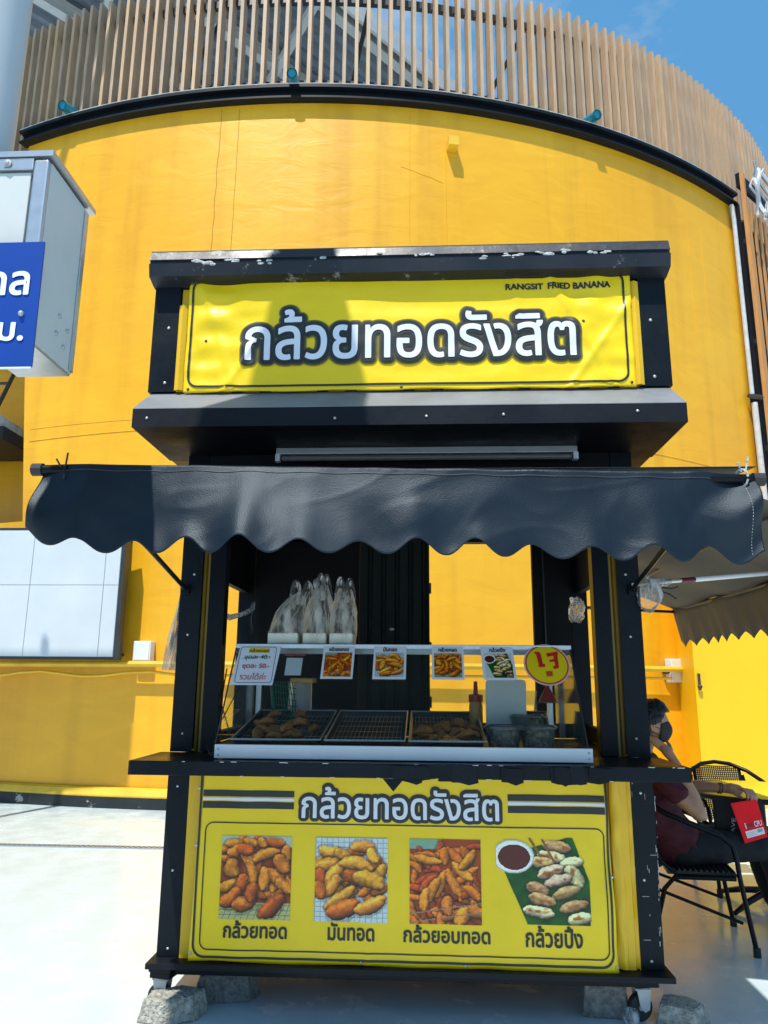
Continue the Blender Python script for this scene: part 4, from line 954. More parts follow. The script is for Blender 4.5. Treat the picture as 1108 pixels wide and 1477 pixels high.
for x0, x1, kd, tx, lab, tw in ((-.402, -.250, 'mixed', 'กล้วยอบทอด', 'small white card with photo of fried banana sticks beside the blank card', .075), (-.157, .000, 'potato', 'มันทอด', 'small white photo card of fried sweet potatoes on the case glass above the middle tray', .052),
    (.122, .274, 'banana', 'กล้วยทอด', 'small white photo card of dark fried bananas left of the grilled one', .07), (.358, .512, 'grilled', 'กล้วยปิ้ง', 'small white photo card of grilled bananas with price 40.- beside the round sticker', .06)):
    t = card(x0, 1.447, x1, 1.608, 'menu_card', lab, 'menu card', group='photo menu cards on the case glass', tilt=-.003 if kd == 'grilled' else .001)
    if kd == 'grilled':
        q = MB(); q.prism([(x0+.014, 1.572), (x1-.012, 1.572), (x1-.012, 1.456), (x0+.014, 1.456)], lambda p: sgl(p[0], p[1], .0003), lambda p: sgl(p[0], p[1], .0001)); q.build('photo_ground', 'board', t)
    picture(kd, x0+.011, 1.456, x1-.011, 1.570, sgl, t, .0008, 64)
    words(tx, (x0+x1)/2, 1.587, tw*1.25, sgl, 'ink', t, fat=.0008, lift=.001, cut=0, height=.021)
    if kd == 'grilled': words('40.-', x1-.038, 1.470, .055, sgl, 'ink', t, bold=.03, lift=.0035, cut=0, height=.020)
qc = card(-.578, 1.470, -.500, 1.552, 'blank_card', 'small blank white card in a dark holder behind the case glass', 'card', lift=-.006)
box('holder_clip', (-.590, -.03, 1.560), (-.490, -.02, 1.566), 'redp', qc, 0)
js = thing('round_sticker', S_gl(.662, 1.52, .01), 'round yellow sticker with red vegetarian mark on the right end of the case glass', 'sticker')
def disc(rx, rz, m, nm, l):
    q = MB(); N = 48; V = q.vs([S_gl(.662+rx*math.cos(2*math.pi*i/N), 1.52+rz*math.sin(2*math.pi*i/N), l) for i in range(N)]); q.bm.faces.new(V); q.build(nm, m, js, recalc=False)
disc(.108, .097, 'stick_p', 'edge', .0085); disc(.101, .091, 'stick_r', 'red_ring', .0091); disc(.094, .085, 'stick_y', 'sticker_face', .0097)
for P in ([(-.052, .048), (-.028, .050), (-.022, .035), (-.018, -.012), (-.008, -.010), (-.010, -.026), (-.034, -.028), (-.044, -.020), (-.038, -.016), (-.042, .020), (-.044, .036), (-.052, .040)],
          [(.004, .042), (.058, .052), (.060, .036), (.056, .034), (.055, .016), (.054, -.030), (.030, -.036), (.026, -.022), (.038, -.020), (.037, .002), (.014, -.002), (.014, .010), (.037, .014), (.036, .030), (.006, .024)]):
    q = MB(); q.bm.faces.new(q.vs([S_gl(.662+p[0], 1.532+p[1]*.95, .0105) for p in P])); q.build('red_mark', 'red_ink', js, recalc=False)
words('齋', .668, 1.476, .034, S_gl, 'red_ink', js, bold=.02, lift=.0105, cut=0, height=.026)

# trays with racks and fried pieces
def tray(x0, x1, lab):
    t = thing('food_tray', ((x0+x1)/2, -.08, 1.136), lab, 'tray', 'metal trays in the display case'); y0, y1 = -.265, .34
    TZ = lambda y: .17*(y+.265)
    k = MB(); pts = [(x0, y0), (x1, y0), (x1, y1), (x0, y1)]
    A = k.vs([(x*.96+(x0+x1)/2*.04, y*.96+(y0+y1)/2*.04, 1.138+TZ(y)) for x, y in pts]); B = k.vs([(x, y, 1.183+TZ(y)) for x, y in pts]); C_ = k.vs([(x+(.012 if x > (x0+x1)/2 else -.012), y+(.012 if y > 0 else -.012), 1.185+TZ(y)) for x, y in pts])
    k.bm.faces.new(A)
    for i in range(4): k.bm.faces.new((A[i], A[(i+1) % 4], B[(i+1) % 4], B[i])); k.bm.faces.new((B[i], B[(i+1) % 4], C_[(i+1) % 4], C_[i]))
    k.build('pan', 'traym', t, thick=.001)
    MB().tube([(x0-.01, y0-.01, 1.187), (x1+.01, y0-.01, 1.187), (x1+.01, y1+.01, 1.187+TZ(y1)), (x0-.01, y1+.01, 1.187+TZ(y1)), (x0-.01, y0-.01, 1.187)], .0045, 6).build('rim', 'steel', t, smooth=True)
    k = MB()
    for i in range(17): x = x0+.012+(x1-x0-.024)*i/16; k.tube([(x, y0+.01, 1.168), (x, y1-.01, 1.168+TZ(y1))], .0013, 4)
    for i in range(6): y = y0+.04+(y1-y0-.08)*i/5; k.tube([(x0+.008, y, 1.166+TZ(y)), (x1-.008, y, 1.166+TZ(y))], .0018, 4)
    k.build('wire_rack', 'galv', t, kind='stuff')
    return t
tray(-.765, -.385, 'leftmost wire-racked metal tray in the case holding dark fried bananas'); tray(-.345, -.012, 'nearly empty middle metal tray with wire rack in the glass case'); tray(.028, .345, 'right metal tray in the case with brown fried pieces beside the plastic cups')
protos = []
for i in range(3):
    k = MB(); k.ball((0, 0, 0), .026, (1.9+.3*i, .95, .8), 16)
    for v in k.bm.verts: v.co += mnoise.noise_vector(v.co*38+Vector((i*9, 0, 0)))*.011+mnoise.noise_vector(v.co*110)*.004; v.co.z += -.25*v.co.x**2/.05
    protos.append(k.build('fried_banana', 'fried', smooth=True))
random.seed(14); n = 0
def piece(x, y, z, lab, grp):
    global n
    p = protos[n % 3]; o = p if n < 3 else p.copy()
    if n >= 3: COL.objects.link(o)
    o.location = (x, y, z+.17*(y+.265)); o.rotation_euler = (random.uniform(-.4, .4), random.uniform(-.3, .3), random.uniform(0, 6.28)); o.scale = [random.uniform(.7, .95)]*3
    tag(o, lab, 'fried banana', grp); n += 1
for i in range(22): piece(-.72+random.random()*.28*(1 if i < 9 else .8), -.22+random.random()*.42-(.0 if i < 10 else .05), 1.188+(.028 if i % 4 == 3 else 0), 'dark brown fried banana piece heaped on the leftmost tray', 'fried banana pieces on the leftmost tray')
for i in range(16): piece(.07+random.random()*.24, -.24+random.random()*.26, 1.184+(.02 if i % 4 == 3 else 0), 'brown fried banana piece lying on the right tray', 'fried banana pieces on the right tray')
# lidded cups
def cup(x, y, z, lab):
    t = thing('plastic_cup', (x, y, z), lab, 'plastic cup', 'clear lidded cups in the case'); Q = 1.32
    k = MB(); k.lathe([(a*Q*.92, b*Q) for a, b in [(.050, 0), (.053, .004), (.068, .075), (.072, .078)]], (x, y, z), 24); k.build('cup_wall', 'cupf', t, smooth=True)
    k = MB(); k.lathe([(a*Q*.92, b*Q) for a, b in [(.075, .076), (.076, .082), (.066, .088), (.062, .084), (.03, .085), (0, .085)]], (x, y, z), 24); k.build('lid', 'cupf', t, smooth=True)
    for i in range(9):
        a = i*2.4; r_ = .042 if i else 0; k = MB(); c = Vector((x+r_*math.cos(a), y+r_*math.sin(a), z+.024+.026*(i % 3)))
        k.tube([c+Vector((-.018*math.sin(a), .018*math.cos(a), -.004)), c+Vector((0, 0, .006)), c+Vector((.018*math.sin(a), -.018*math.cos(a), -.004))], [.010, .018, .010], 8); k.build('banana_slice', 'dough', t, smooth=True)
cup(.445, -.13, 1.136, 'clear lidded cup of pale banana slices, left one beside the tray'); cup(.600, -.115, 1.136, 'clear lidded cup of pale banana slices at the right, under the stacked cup'); cup(.585, .10, 1.175, 'clear lidded cup with yellow contents, the rearmost of the cups')
MB().tube([(.30, .13, 1.192), (.37, .13, 1.192)], .004, 6).build('dummy_rail', 'steel', DC)
# leaning white board, bottle, pot, funnel, container, basket
q = MB(); q.prism([(c[0]*1., c[1]) for c in rrect(.385, 1.165, .580, 1.455, .02)], lambda p: (p[0], .10-(p[1]-1.165)*.10, p[1]), lambda p: (p[0], .112-(p[1]-1.165)*.10, p[1])); q.build('white_board', 'board', origin=(.48, .1, 1.165), label='plain off-white board standing upright in the case behind the cups', cat='board')
bt_ = thing('sauce_bottle', (.345, .22, 1.134), 'squeeze bottle of amber sauce with red cap left of the white board', 'bottle')
k = MB(); k.lathe([(.030, 0), (.034, .005), (.034, .19), (.030, .21)], (.345, .22, 1.134), 16); k.build('bottle_body', 'sauce', bt_, smooth=True)
k = MB(); k.lathe([(.036, .21), (.036, .245), (.012, .25), (.009, .31), (0, .312)], (.345, .22, 1.134), 16); k.build('cap', 'redp', bt_, smooth=True)
pt_ = thing('steel_pot', (.655, .30, 1.134), 'small dull metal pot with an upright handle near the round sticker', 'pot')
k = MB(); k.lathe([(.04, 0), (.062, .03), (.066, .10), (.055, .16), (.058, .165)], (.655, .30, 1.134), 18); k.build('bowl', 'traym', pt_, smooth=True); MB().tube([(.635, .28, 1.2), (.655, .26, 1.40)], .005, 6).build('handle', 'steel', pt_)
fn_ = thing('red_funnel', (.72, .25, 1.36), 'red plastic funnel shape hanging below the round sticker', 'funnel')
k = MB(); k.lathe([(.045, 0), (.04, .02), (.012, .07), (.008, .12)], (.71, .25, 1.345), 16); k.build('cone', 'redp', fn_, smooth=True); k = MB(); k.lathe([(.052, -.004), (.052, .0), (.03, .001)], (.71, .25, 1.345), 16); k.build('flange', 'greenp', fn_)
k = MB(); k.lathe([(.0, .0), (.054, 0), (.056, .005), (.056, .175), (.059, .18), (.054, .18), (.053, .01)], (-.575, .38, 1.255), 26); c = k.build('steel_canister', 'steel', smooth=True, origin=(-.575, .38, 1.255), label='shiny stainless steel canister behind the leftmost tray', cat='canister')
for x in (-.635, -.515): MB().tube([(x, .38, 1.255), (x, .38, 1.44)], .003, 5).build('stand_rod', 'steel', c)
gb = thing('green_basket', (-.66, .30, 1.2), 'dark green plastic basket tilted against the rear left case corner', 'basket')
k = MB()
for i in range(9): k.tube([(-.72+.012*i+.02, .28, 1.44), (-.69+.014*i, .26, 1.28+.006*i), (-.64+.008*i, .26, 1.155)], .0028, 5)
for j in range(8): k.tube([(-.70+.006*j, .275, 1.42-.033*j), (-.58+.002*j, .275, 1.40-.03*j)], .0022, 5)
k.build('basket_mesh', 'greenp', gb, kind='stuff')
k = MB(); k.tube([(-.71, .27, 1.45), (-.69, .25, 1.30), (-.645, .25, 1.16), (-.57, .25, 1.15)], .009, 8); k.build('basket_rim', 'greenp', gb, smooth=True)
k = MB(); k.box((-.60, .2, 1.43), (-.48, .32, 1.455), .006); k.build('jar_lid', 'sauce', origin=(-.54, .26, 1.43), label='greenish lid of a container under the blank white card', cat='lid')
wt = thing('white_dish', (-.74, .28, 1.2), 'stacked white plastic dish at the rear left inside the case', 'dish'); k = MB(); k.lathe([(0, 0), (.05, 0), (.07, .02), (.072, .022)], (-.73, .30, 1.19), 18); k.build('dish_wall', 'white', wt, smooth=True, thick=.002)
cbk = thing('black_cables', (-.95, .1, 1.11), 'tangle of black cables beside the left end of the display case', 'cable')
for P in ([(-.93, .2, 1.5), (-.90, .0, 1.33), (-.88, -.15, 1.16), (-.86, -.25, 1.11)], [(-.97, .1, 1.42), (-.90, .05, 1.30), (-.84, .0, 1.17)], [(-.86, .3, 1.46), (-.90, .1, 1.28), (-.93, -.1, 1.14), (-.88, -.2, 1.11)]):
    MB().tube(P, .0035, 6).build('cable', 'cable', cbk, smooth=True)

# plastic bags holding pale foam boxes on top of the case
random.seed(31)
for i, (x0, x1, lab, lean) in enumerate(((-.70, -.535, 'translucent plastic bag with a foam box, leaning right, leftmost of three on the case', .09), (-.525, -.395, 'tall translucent plastic bag with a foam box, middle one on the case', .03), (-.392, -.262, 'translucent plastic bag with a torn open top, nearest the dark green door', .01))):
    t = thing('plastic_bag', ((x0+x1)/2, .14, 1.6185), lab, 'plastic bag', 'takeaway bags on top of the display case'); cx = (x0+x1)/2; H = (.31, .345, .325)[i]
    box('foam_box', (x0+.008, .04, 1.6195), (x1-.006, .22, 1.674), 'foam', t, .008)
    w2 = (x1-x0)/2
    prof = lambda v: 1+.03*math.sin(v*3.14) if v < .55 else 1.03-(v-.55)**1.25*1.75
    def bagf(u, v):
        a = u*2*math.pi; s = max(.10, prof(v)); rx = w2*s*(1.0 if v > .2 else 1.02); ry = .10*max(.12, s-.1)
        ca, sa = math.cos(a), math.sin(a); e = .55 if v < .25 else .8
        X = math.copysign(abs(ca)**e, ca)*rx; Y = math.copysign(abs(sa)**e, sa)*ry
        nn = mnoise.noise_vector(Vector((ca*2+i*7, sa*2, v*5)))*.012*min(1, v*4)
        return (cx+X+lean*v*v+nn.x, .13+Y+nn.y, 1.6188+H*v*.88+nn.z*.4)
    q = MB(); q.grid(bagf, 34, 26); q.build('bag_film', 'bag', t, smooth=True)
    q = MB()
    for j_ in range(9):
        u0 = random.uniform(.5, 1.0); P = []
        for m_ in range(8):
            v_ = .10+.86*m_/7; c_ = Vector(bagf(u0+.10*math.sin(v_*3+j_)*(1-v_), v_)); P.append(c_+Vector((0, -.003, 0)))
        q.tube(P, [.0006, .0014, .002, .0014, .002, .0016, .002, .0012], 4)
    q.build('bag_crease', 'bagfold', t, kind='stuff')
    for s in (-1, 1):   # carrying loops
        q = MB(); bx = cx+lean*.85+s*w2*.34; 
        if i == 1: bx = cx+lean+s*.012
        def loop(u, v): 
            t_ = u*math.pi; return (bx+math.cos(t_)*w2*.27+(v-.5)*.03*math.cos(t_), .13+s*.02+(v-.5)*.03*math.cos(t_*2), 1.6188+H*.66+math.sin(t_)*H*(.35 if i != 1 else .35)+(v-.5)*.03*math.sin(t_))
        q.grid(loop, 18, 3); q.build('bag_handle', 'bag', t, smooth=True)

# hanging bits at the sides
q = MB(); q.grid(lambda u, v: (-1.215-.10*v*(1-u)-.012*math.sin(u*14+v*5), .30+.03*math.sin(u*11+v*6), 1.95-.46*v), 10, 16); q.build('plastic_sheet', 'hangcloth', smooth=True, thick=.001, origin=(-1.2, .3, 1.95), label='cloudy plastic sheet hanging outside the kiosk left post', cat='plastic sheet')
q = MB(); q.tube([(-1.03, .32, 1.80), (-1.02, .55, 1.79), (-1.03, .85, 1.83), (-1.02, 1.1, 1.88), (-1.02, 1.15, 1.93)], [.014, .018, .014, .018, .01], 8); o = q.build('rolled_plastic', 'wrap', smooth=True, origin=(-1.03, .8, 1.8), label='rolled clear plastic strip tied inside the left side opening', cat='plastic sheet')
q = MB(); q.grid(lambda u, v: (-1.02, 1.08+.06*u+.02*math.sin(v*9), 1.93-.2*v), 4, 6); q.build('loose_end', 'wrap', o)
def crumple(loc, sc, seed, lab, nm='plastic_wrap'):
    k = MB(); k.ball((0, 0, 0), 1., sc, 26)
    for v in k.bm.verts: v.co += mnoise.noise_vector(v.co*14+Vector((seed, 0, 0)))*.35*max(sc)*.6+mnoise.noise_vector(v.co*40)*.06*max(sc)
    for v in k.bm.verts: v.co += Vector(loc)
    return k.build(nm, 'wrap', smooth=True, origin=loc, label=lab, cat='plastic wrap', group=None)
crumple((1.17, -.02, 1.86), (.065, .04, .09), 4, 'crumpled clear plastic wrap bunched round the rod at the right post')
crumple((.985, .80, 1.86), (.03, .15, .08), 9, 'crumpled clear plastic bundle hanging inside the right side opening')
rd = thing('metal_rod', (1.1, -.03, 1.91), 'silver telescopic rod with maroon band sticking out right from the kiosk post', 'rod')
d0, d1 = Vector((1.095, -.03, 1.907)), Vector((2.15, .48, 2.052)); dv = d1-d0
MB().tube([d0, d0+dv*.26], .010, 10).build('inner_rod', 'steel', rd, smooth=True); MB().tube([d0+dv*.26, d0+dv*.335], .0125, 10).build('band', 'maroon', rd, smooth=True); MB().tube([d0+dv*.335, d1], .014, 10).build('outer_rod', 'white', rd, smooth=True)
k = MB(); k.tube([d0+dv*.05, d0+dv*.10, d0+dv*.18, d0+dv*.2], [.012, .022, .02, .012], 10)
for v in k.bm.verts: v.co += mnoise.noise_vector(v.co*60)*.006
k.build('wrapping', 'wrap', rd, smooth=True)
for P in ([(1.24, 0, 1.90), (1.30, 0, 1.895), (1.33, 0, 1.905)], [(1.23, 0, 1.885), (1.28, 0, 1.87), (1.315, 0, 1.845)]): MB().tube([Vector(p)+Vector((0, .03, 0)) for p in P], .004, 5).build('tie_tail', 'cable', rd)

# side canopy with pointed valance
sc_ = thing('side_canopy', (1.6, 1.2, 2.0), 'taupe fabric canopy with a sharply scalloped edge on the right of the kiosk', 'canopy')
q = MB(); q.grid(lambda u, v: (1.20+.83*u, -.55+2.86*v, 2.335-.335*u-.03*math.sin(u*3.1)*math.sin(v*3.1*3)**2+.01*math.sin(v*20)), 16, 40); q.build('canvas', 'canvas', sc_, smooth=True, thick=.003)
def pv(u, v):
    y = 2.31-2.86*u; ph = (u*2.86/.19) % 1.; bot = .235+.055*(1-abs(2*ph-1)**.7*1.0)
    return (2.03+.07*v+.012*math.sin(y*8), y+.06*v*max(0, 1-u*8), 2.0-bot*v)
q = MB(); q.grid(pv, 240, 6); q.build('pointed_valance', 'canvas', sc_, smooth=True, thick=.002)
MB().tube([(2.03, -.55, 1.995), (2.035, 2.33, 1.995)], .013, 8).build('edge_bar', 'frame', sc_); MB().tube([(1.13, 1.28, 1.92), (2.035, 2.31, 1.985)], .011, 8).build('brace', 'black_clean', sc_)
MB().tube([(1.135, .05, 2.33), (1.20, .05, 2.335)], .012, 6).build('mount', 'frame', sc_)
q = MB(); q.tube([(1.60, -.5, 2.155), (1.60, 2.25, 2.155)], .008, 6); q.build('seam_bar', 'frame', sc_)
# ---------------------------------------------------------------- cafe chairs, table
def chair(name, loc, rot, lab):
    t = thing(name, loc, lab, 'chair', 'black cafe armchairs'); T = Matrix.Translation(loc) @ Matrix.Rotation(R(rot), 4, 'Z')
    P = lambda *a: [T @ Vector(p) for p in a]
    for s in (-1, 1):
        MB().tube(P((.12, s*.285, .612), (.18, s*.28, .56), (.20, s*.275, .47), (.205, s*.27, .40), (.26, s*.275, .02)), .0135, 10).build('front_leg', 'black_clean', t, smooth=True)
        MB().tube(P((.26, s*.275, .0), (.26, s*.275, .045)), .02, 10).build('rubber_foot', 'rubber', t)
        MB().tube(P((.19, s*.26, .385), (-.13, s*.245, .375), (-.19, s*.24, .31), (-.28, s*.25, .0)), .0135, 10).build('rear_leg', 'black_clean', t, smooth=True)
        MB().tube(P((-.10, s*.235, .372), (-.20, s*.23, .45), (-.27, s*.22, .60), (-.31, s*.20, .74)), .011, 10).build('back_upright', 'black_clean', t, smooth=True)
        MB().tube(P((.205, s*.262, .16), (-.22, s*.235, .30)), .009, 8).build('side_brace', 'black_clean', t, smooth=True)
    top = [(.12, -.285, .612), (-.02, -.295, .665), (-.16, -.28, .715), (-.27, -.22, .775), (-.325, -.11, .822), (-.34, 0, .835), (-.325, .11, .822), (-.27, .22, .775), (-.16, .28, .715), (-.02, .295, .665), (.12, .285, .612)]
    MB().tube(P(*top), .0155, 10).build('armrest', 'black_clean', t, smooth=True)
    k = MB()
    for i in range(23):
        y = -.165+.33*i/22; k.tube(P((-.215, y*.95, .42), (-.275, y, .62), (-.325+.15*y*y*4, y, .805-.6*y*y)), .0055, 5)
    for j in range(25):
        z = .43+.0155*j; xx = -.22-.105*(z-.42)/.38; k.tube(P((xx, -.172, z), (xx-.008, -.06, z+.004), (xx-.008, .06, z), (xx, .172, z+.002)), .0055, 5, flat=.7)
    k.build('wicker_back', 'wicker', t, kind='stuff')
    for s in (-1, 1): MB().tube(P((-.20, s*.175, .41), (-.32, s*.178, .80)), .012, 8).build('back_edge', 'black_clean', t, smooth=True)
    q = MB(); q.box((-.17, -.235, .385), (.20, .235, .405), .006, T); q.build('seat', 'wicker', t)
    k = MB()
    for i in range(13): x = -.16+.35*i/12; k.tube(P((x, -.23, .408), (x, .23, .408)), .008, 5)
    k.build('seat_weave', 'wicker', t, kind='stuff')
    return t
chair('cafe_chair', (1.665, 1.19, 0), -9, 'black metal armchair on which the man in maroon sits'); chair('cafe_chair', (2.40, 2.36, 0), -88, 'empty black wicker-backed armchair behind the yellow table')
tb = thing('cafe_table', (2.37, 1.86, 0), 'round yellow-topped cafe table with black rim and pedestal', 'table')
k = MB(); k.lathe([(0, .738), (.47, .738), (.478, .735), (.478, .722)], (2.37, 1.86, 0), 48); k.build('tabletop', 'tabletop', tb, smooth=True)
k = MB(); k.lathe([(0, .70), (.47, .70), (.485, .705), (.488, .728), (.480, .7345), (.479, .7215), (.3, .7215)], (2.37, 1.86, 0), 48); k.build('rim', 'black_clean', tb, smooth=True)
MB().tube([(2.37, 1.86, .03), (2.37, 1.86, .70)], .03, 12).build('pedestal', 'black_clean', tb, smooth=True)
for i in range(4):
    a = R(35+90*i); MB().tube([(2.37, 1.86, .10), (2.37+.22*math.cos(a), 1.86+.22*math.sin(a), .06), (2.37+.38*math.cos(a), 1.86+.38*math.sin(a), .012)], [.022, .02, .014], 8).build('leg', 'black_clean', tb, smooth=True)

# ---------------------------------------------------------------- seated man
def fuse(k, name, m, voxel, parent=None, sm_=6, **kw):
    me = bpy.data.meshes.new('tmp'); bmesh.ops.recalc_face_normals(k.bm, faces=k.bm.faces); k.bm.to_mesh(me); k.bm.free()
    t = bpy.data.objects.new('tmp', me); COL.objects.link(t)
    r_ = t.modifiers.new('r', 'REMESH'); r_.mode = 'VOXEL'; r_.voxel_size = voxel; s_ = t.modifiers.new('s', 'SMOOTH'); s_.factor = .6; s_.iterations = sm_
    dg = bpy.context.evaluated_depsgraph_get(); dg.update(); out = bpy.data.meshes.new_from_object(t.evaluated_get(dg)); bpy.data.objects.remove(t)
    q = MB(); q.bm.free(); q.bm = bmesh.new(); q.bm.from_mesh(out); bpy.data.meshes.remove(out)
    return q
def limb(k, pts, rs, n=14):
    k.tube(pts, rs, n)
    for p, r_ in zip(pts, rs): k.ball(p, r_*.995, n=12)
B = MB()
HC = Vector((1.487, 1.195, 1.195))
def headshape(k, grow=0., nu=40, nv=28):
    q = bmesh.ops.create_uvsphere(k.bm, u_segments=nu, v_segments=nv, radius=1.)
    for v in q['verts']:
        f, s, u_ = v.co.x, v.co.y, v.co.z
        rx, ry, rz = .101+grow, .080+grow, .127+grow
        x, y, z = f*rx, s*ry, u_*rz
        if u_ < 0: y *= 1-.32*(-u_)**1.3; x = x*(1-.10*(-u_)) + .012*(-u_)*(1 if f > 0 else 0) + (.018*u_ if f < 0 else 0)
        if f > 0:
            x -= .008*math.exp(-((u_-.02)/.10)**2)*math.exp(-((abs(s)-.36)/.2)**2)*f      # eye hollow
            x += .008*math.exp(-((u_-.20)/.12)**2)*f*math.exp(-(s/.6)**2)                  # brow
            x += .030*math.exp(-((u_+.22)/.14)**2)*math.exp(-(s/.16)**2)*f                  # nose tip
            x += .014*math.exp(-((u_+.05)/.14)**2)*math.exp(-(s/.11)**2)*f                  # nose bridge
            x += .010*math.exp(-((u_+.52)/.10)**2)*math.exp(-(s/.3)**2)*f                    # lips
            x += .014*math.exp(-((u_+.90)/.2)**2)*f                                          # chin
        if u_ > .3: x *= 1-.05*(u_-.3)
        a = R(6); v.co = HC+Vector((x*math.cos(a)+z*math.sin(a), y, -x*math.sin(a)+z*math.cos(a)))
headshape(B)
# ears
for s in (-1, 1): 
    B.ball(HC+Vector((-.008, s*.073, -.014)), .030, (.62, .30, 1.08), 14); B.tube([HC+Vector((.006, s*.078, -.03)), HC+Vector((-.012, s*.086, .012)), HC+Vector((-.03, s*.084, .0)), HC+Vector((-.022, s*.082, -.03)), HC+Vector((-.002, s*.077, -.045))], .006, 8)
limb(B, [HC+Vector((-.03, 0, -.07)), (1.43, 1.20, 1.06), (1.42, 1.21, 1.0)], [.056, .058, .066])
limb(B, [(1.42, 1.21, .96), (1.425, 1.21, .80), (1.48, 1.21, .62), (1.57, 1.21, .50)], [.10, .125, .125, .13])
limb(B, [(1.43, 1.07, .945), (1.425, 1.21, .965), (1.43, 1.35, .945)], [.06, .07, .06])
# right arm, elbow on the armrest, hand against the cheek
limb(B, [(1.435, 1.055, .935), (1.55, 1.00, .815), (1.658, .965, .710)], [.056, .050, .040])
limb(B, [(1.655, .965, .712), (1.635, .995, .80), (1.595, 1.03, .91), (1.560, 1.062, 1.005)], [.042, .044, .037, .026])
B.ball((1.674, .958, .700), .026, n=10)
limb(B, [(1.560, 1.062, 1.005), (1.538, 1.078, 1.040), (1.522, 1.088, 1.062)], [.026, .031, .028])
for j, (dy, ln_, zz) in enumerate(((-.004, .062, .020), (.000, .070, .007), (.004, .066, -.008), (.010, .052, -.022))):
    b0 = Vector((1.520+zz*.5, 1.082+dy, 1.062+zz*.6)); limb(B, [b0, b0+Vector((-.028, .002, .022)), b0+Vector((-.028-ln_*.45, .008, .026+ln_*.35)), b0+Vector((-.028-ln_*.75, .018, .026+ln_*.5))], [.0105, .0098, .009, .0078], 8)
limb(B, [(1.552, 1.075, 1.018), (1.566, 1.090, 1.048), (1.562, 1.108, 1.078), (1.552, 1.118, 1.096)], [.014, .0125, .0115, .0095], 8)
# left arm reaching to the table, hand closed on the card
limb(B, [(1.435, 1.365, .935), (1.58, 1.40, .86), (1.71, 1.40, .805)], [.056, .048, .040]); limb(B, [(1.71, 1.40, .805), (1.80, 1.35, .815), (1.915, 1.27, .815)], [.041, .038, .026])
limb(B, [(1.915, 1.27, .815), (1.955, 1.245, .818), (1.99, 1.23, .812)], [.026, .033, .031])
for j, (dx, dy) in enumerate(((0, .0), (.020, .012), (.038, .026), (.052, .042))):
    b0 = Vector((1.985+dx*1.15, 1.215+dy*.5, .820-.004*j)); limb(B, [b0, b0+Vector((.018, -.034, .004)), b0+Vector((.026, -.062, -.022)), b0+Vector((.022, -.070, -.050))], [.0108, .0100, .0092, .008], 8)
limb(B, [(1.945, 1.225, .806), (1.965, 1.190, .790), (1.985, 1.172, .776)], [.0135, .012, .0095], 8)
# legs
for y, ky in ((1.14, 1.20), (1.30, 1.40)):
    limb(B, [(1.62, y, .49), (1.86, (y+ky)/2, .505), (2.12, ky, .50)], [.075, .07, .052]); limb(B, [(2.12, ky, .49), (2.17, ky, .28), (2.24, ky, .09)], [.05, .048, .034]); limb(B, [(2.23, ky, .045), (2.36, ky, .03)], [.034, .028])
body = fuse(B, 'person', 'skin', .0052, sm_=3)
PERSON = body.build('person', 'skin', smooth=True, origin=(1.6, 1.2, 0), recalc=False, label='seated man in maroon T-shirt and black mask, cheek on hand, holding a red card', cat='person')
# clothes
k = MB()
limb(k, [(1.43, 1.075, .935), (1.42, 1.21, .965), (1.43, 1.345, .935)], [.078, .085, .078]); limb(k, [(1.415, 1.21, .93), (1.42, 1.21, .80), (1.49, 1.21, .62), (1.60, 1.21, .50)], [.125, .150, .155, .160]); k.ball((1.60, 1.18, .50), .14, (1., 1, .6), 14)
limb(k, [(1.435, 1.055, .935), (1.50, 1.022, .87), (1.545, .998, .825)], [.072, .070, .071]); limb(k, [(1.435, 1.365, .935), (1.53, 1.39, .885), (1.585, 1.40, .862)], [.072, .068, .068])
k = fuse(k, 'shirt', 'shirt', .009, sm_=3)
for v in k.bm.verts: v.co += mnoise.noise_vector(Vector((v.co.x*9, v.co.y*9, v.co.z*14)))*.014+mnoise.noise_vector(Vector((v.co.x*16+v.co.z*10, v.co.y*10, v.co.z*26)))*.0065
k.build('shirt', 'shirt', PERSON, smooth=True, recalc=False)
k = MB()
for y, ky in ((1.14, 1.20), (1.30, 1.40)):
    limb(k, [(1.62, y, .475), (1.86, (y+ky)/2, .50), (2.13, ky, .50)], [.10, .092, .075]); limb(k, [(2.13, ky, .48), (2.18, ky, .28), (2.24, ky, .12)], [.072, .07, .06])
k.ball((1.62, 1.21, .47), .155, (1, 1.1, .62), 14)
k = fuse(k, 'trousers', 'pants', .010, sm_=3)
for v in k.bm.verts: v.co += mnoise.noise_vector(Vector((v.co.x*12, v.co.y*8, v.co.z*12)))*.009
k.build('trousers', 'pants', PERSON, smooth=True, recalc=False)
for ky in (1.20, 1.40): k = MB(); k.ball((2.30, ky, .04), .045, (2.4, .95, .85), 14); k.build('shoe', 'rubber', PERSON, smooth=True)
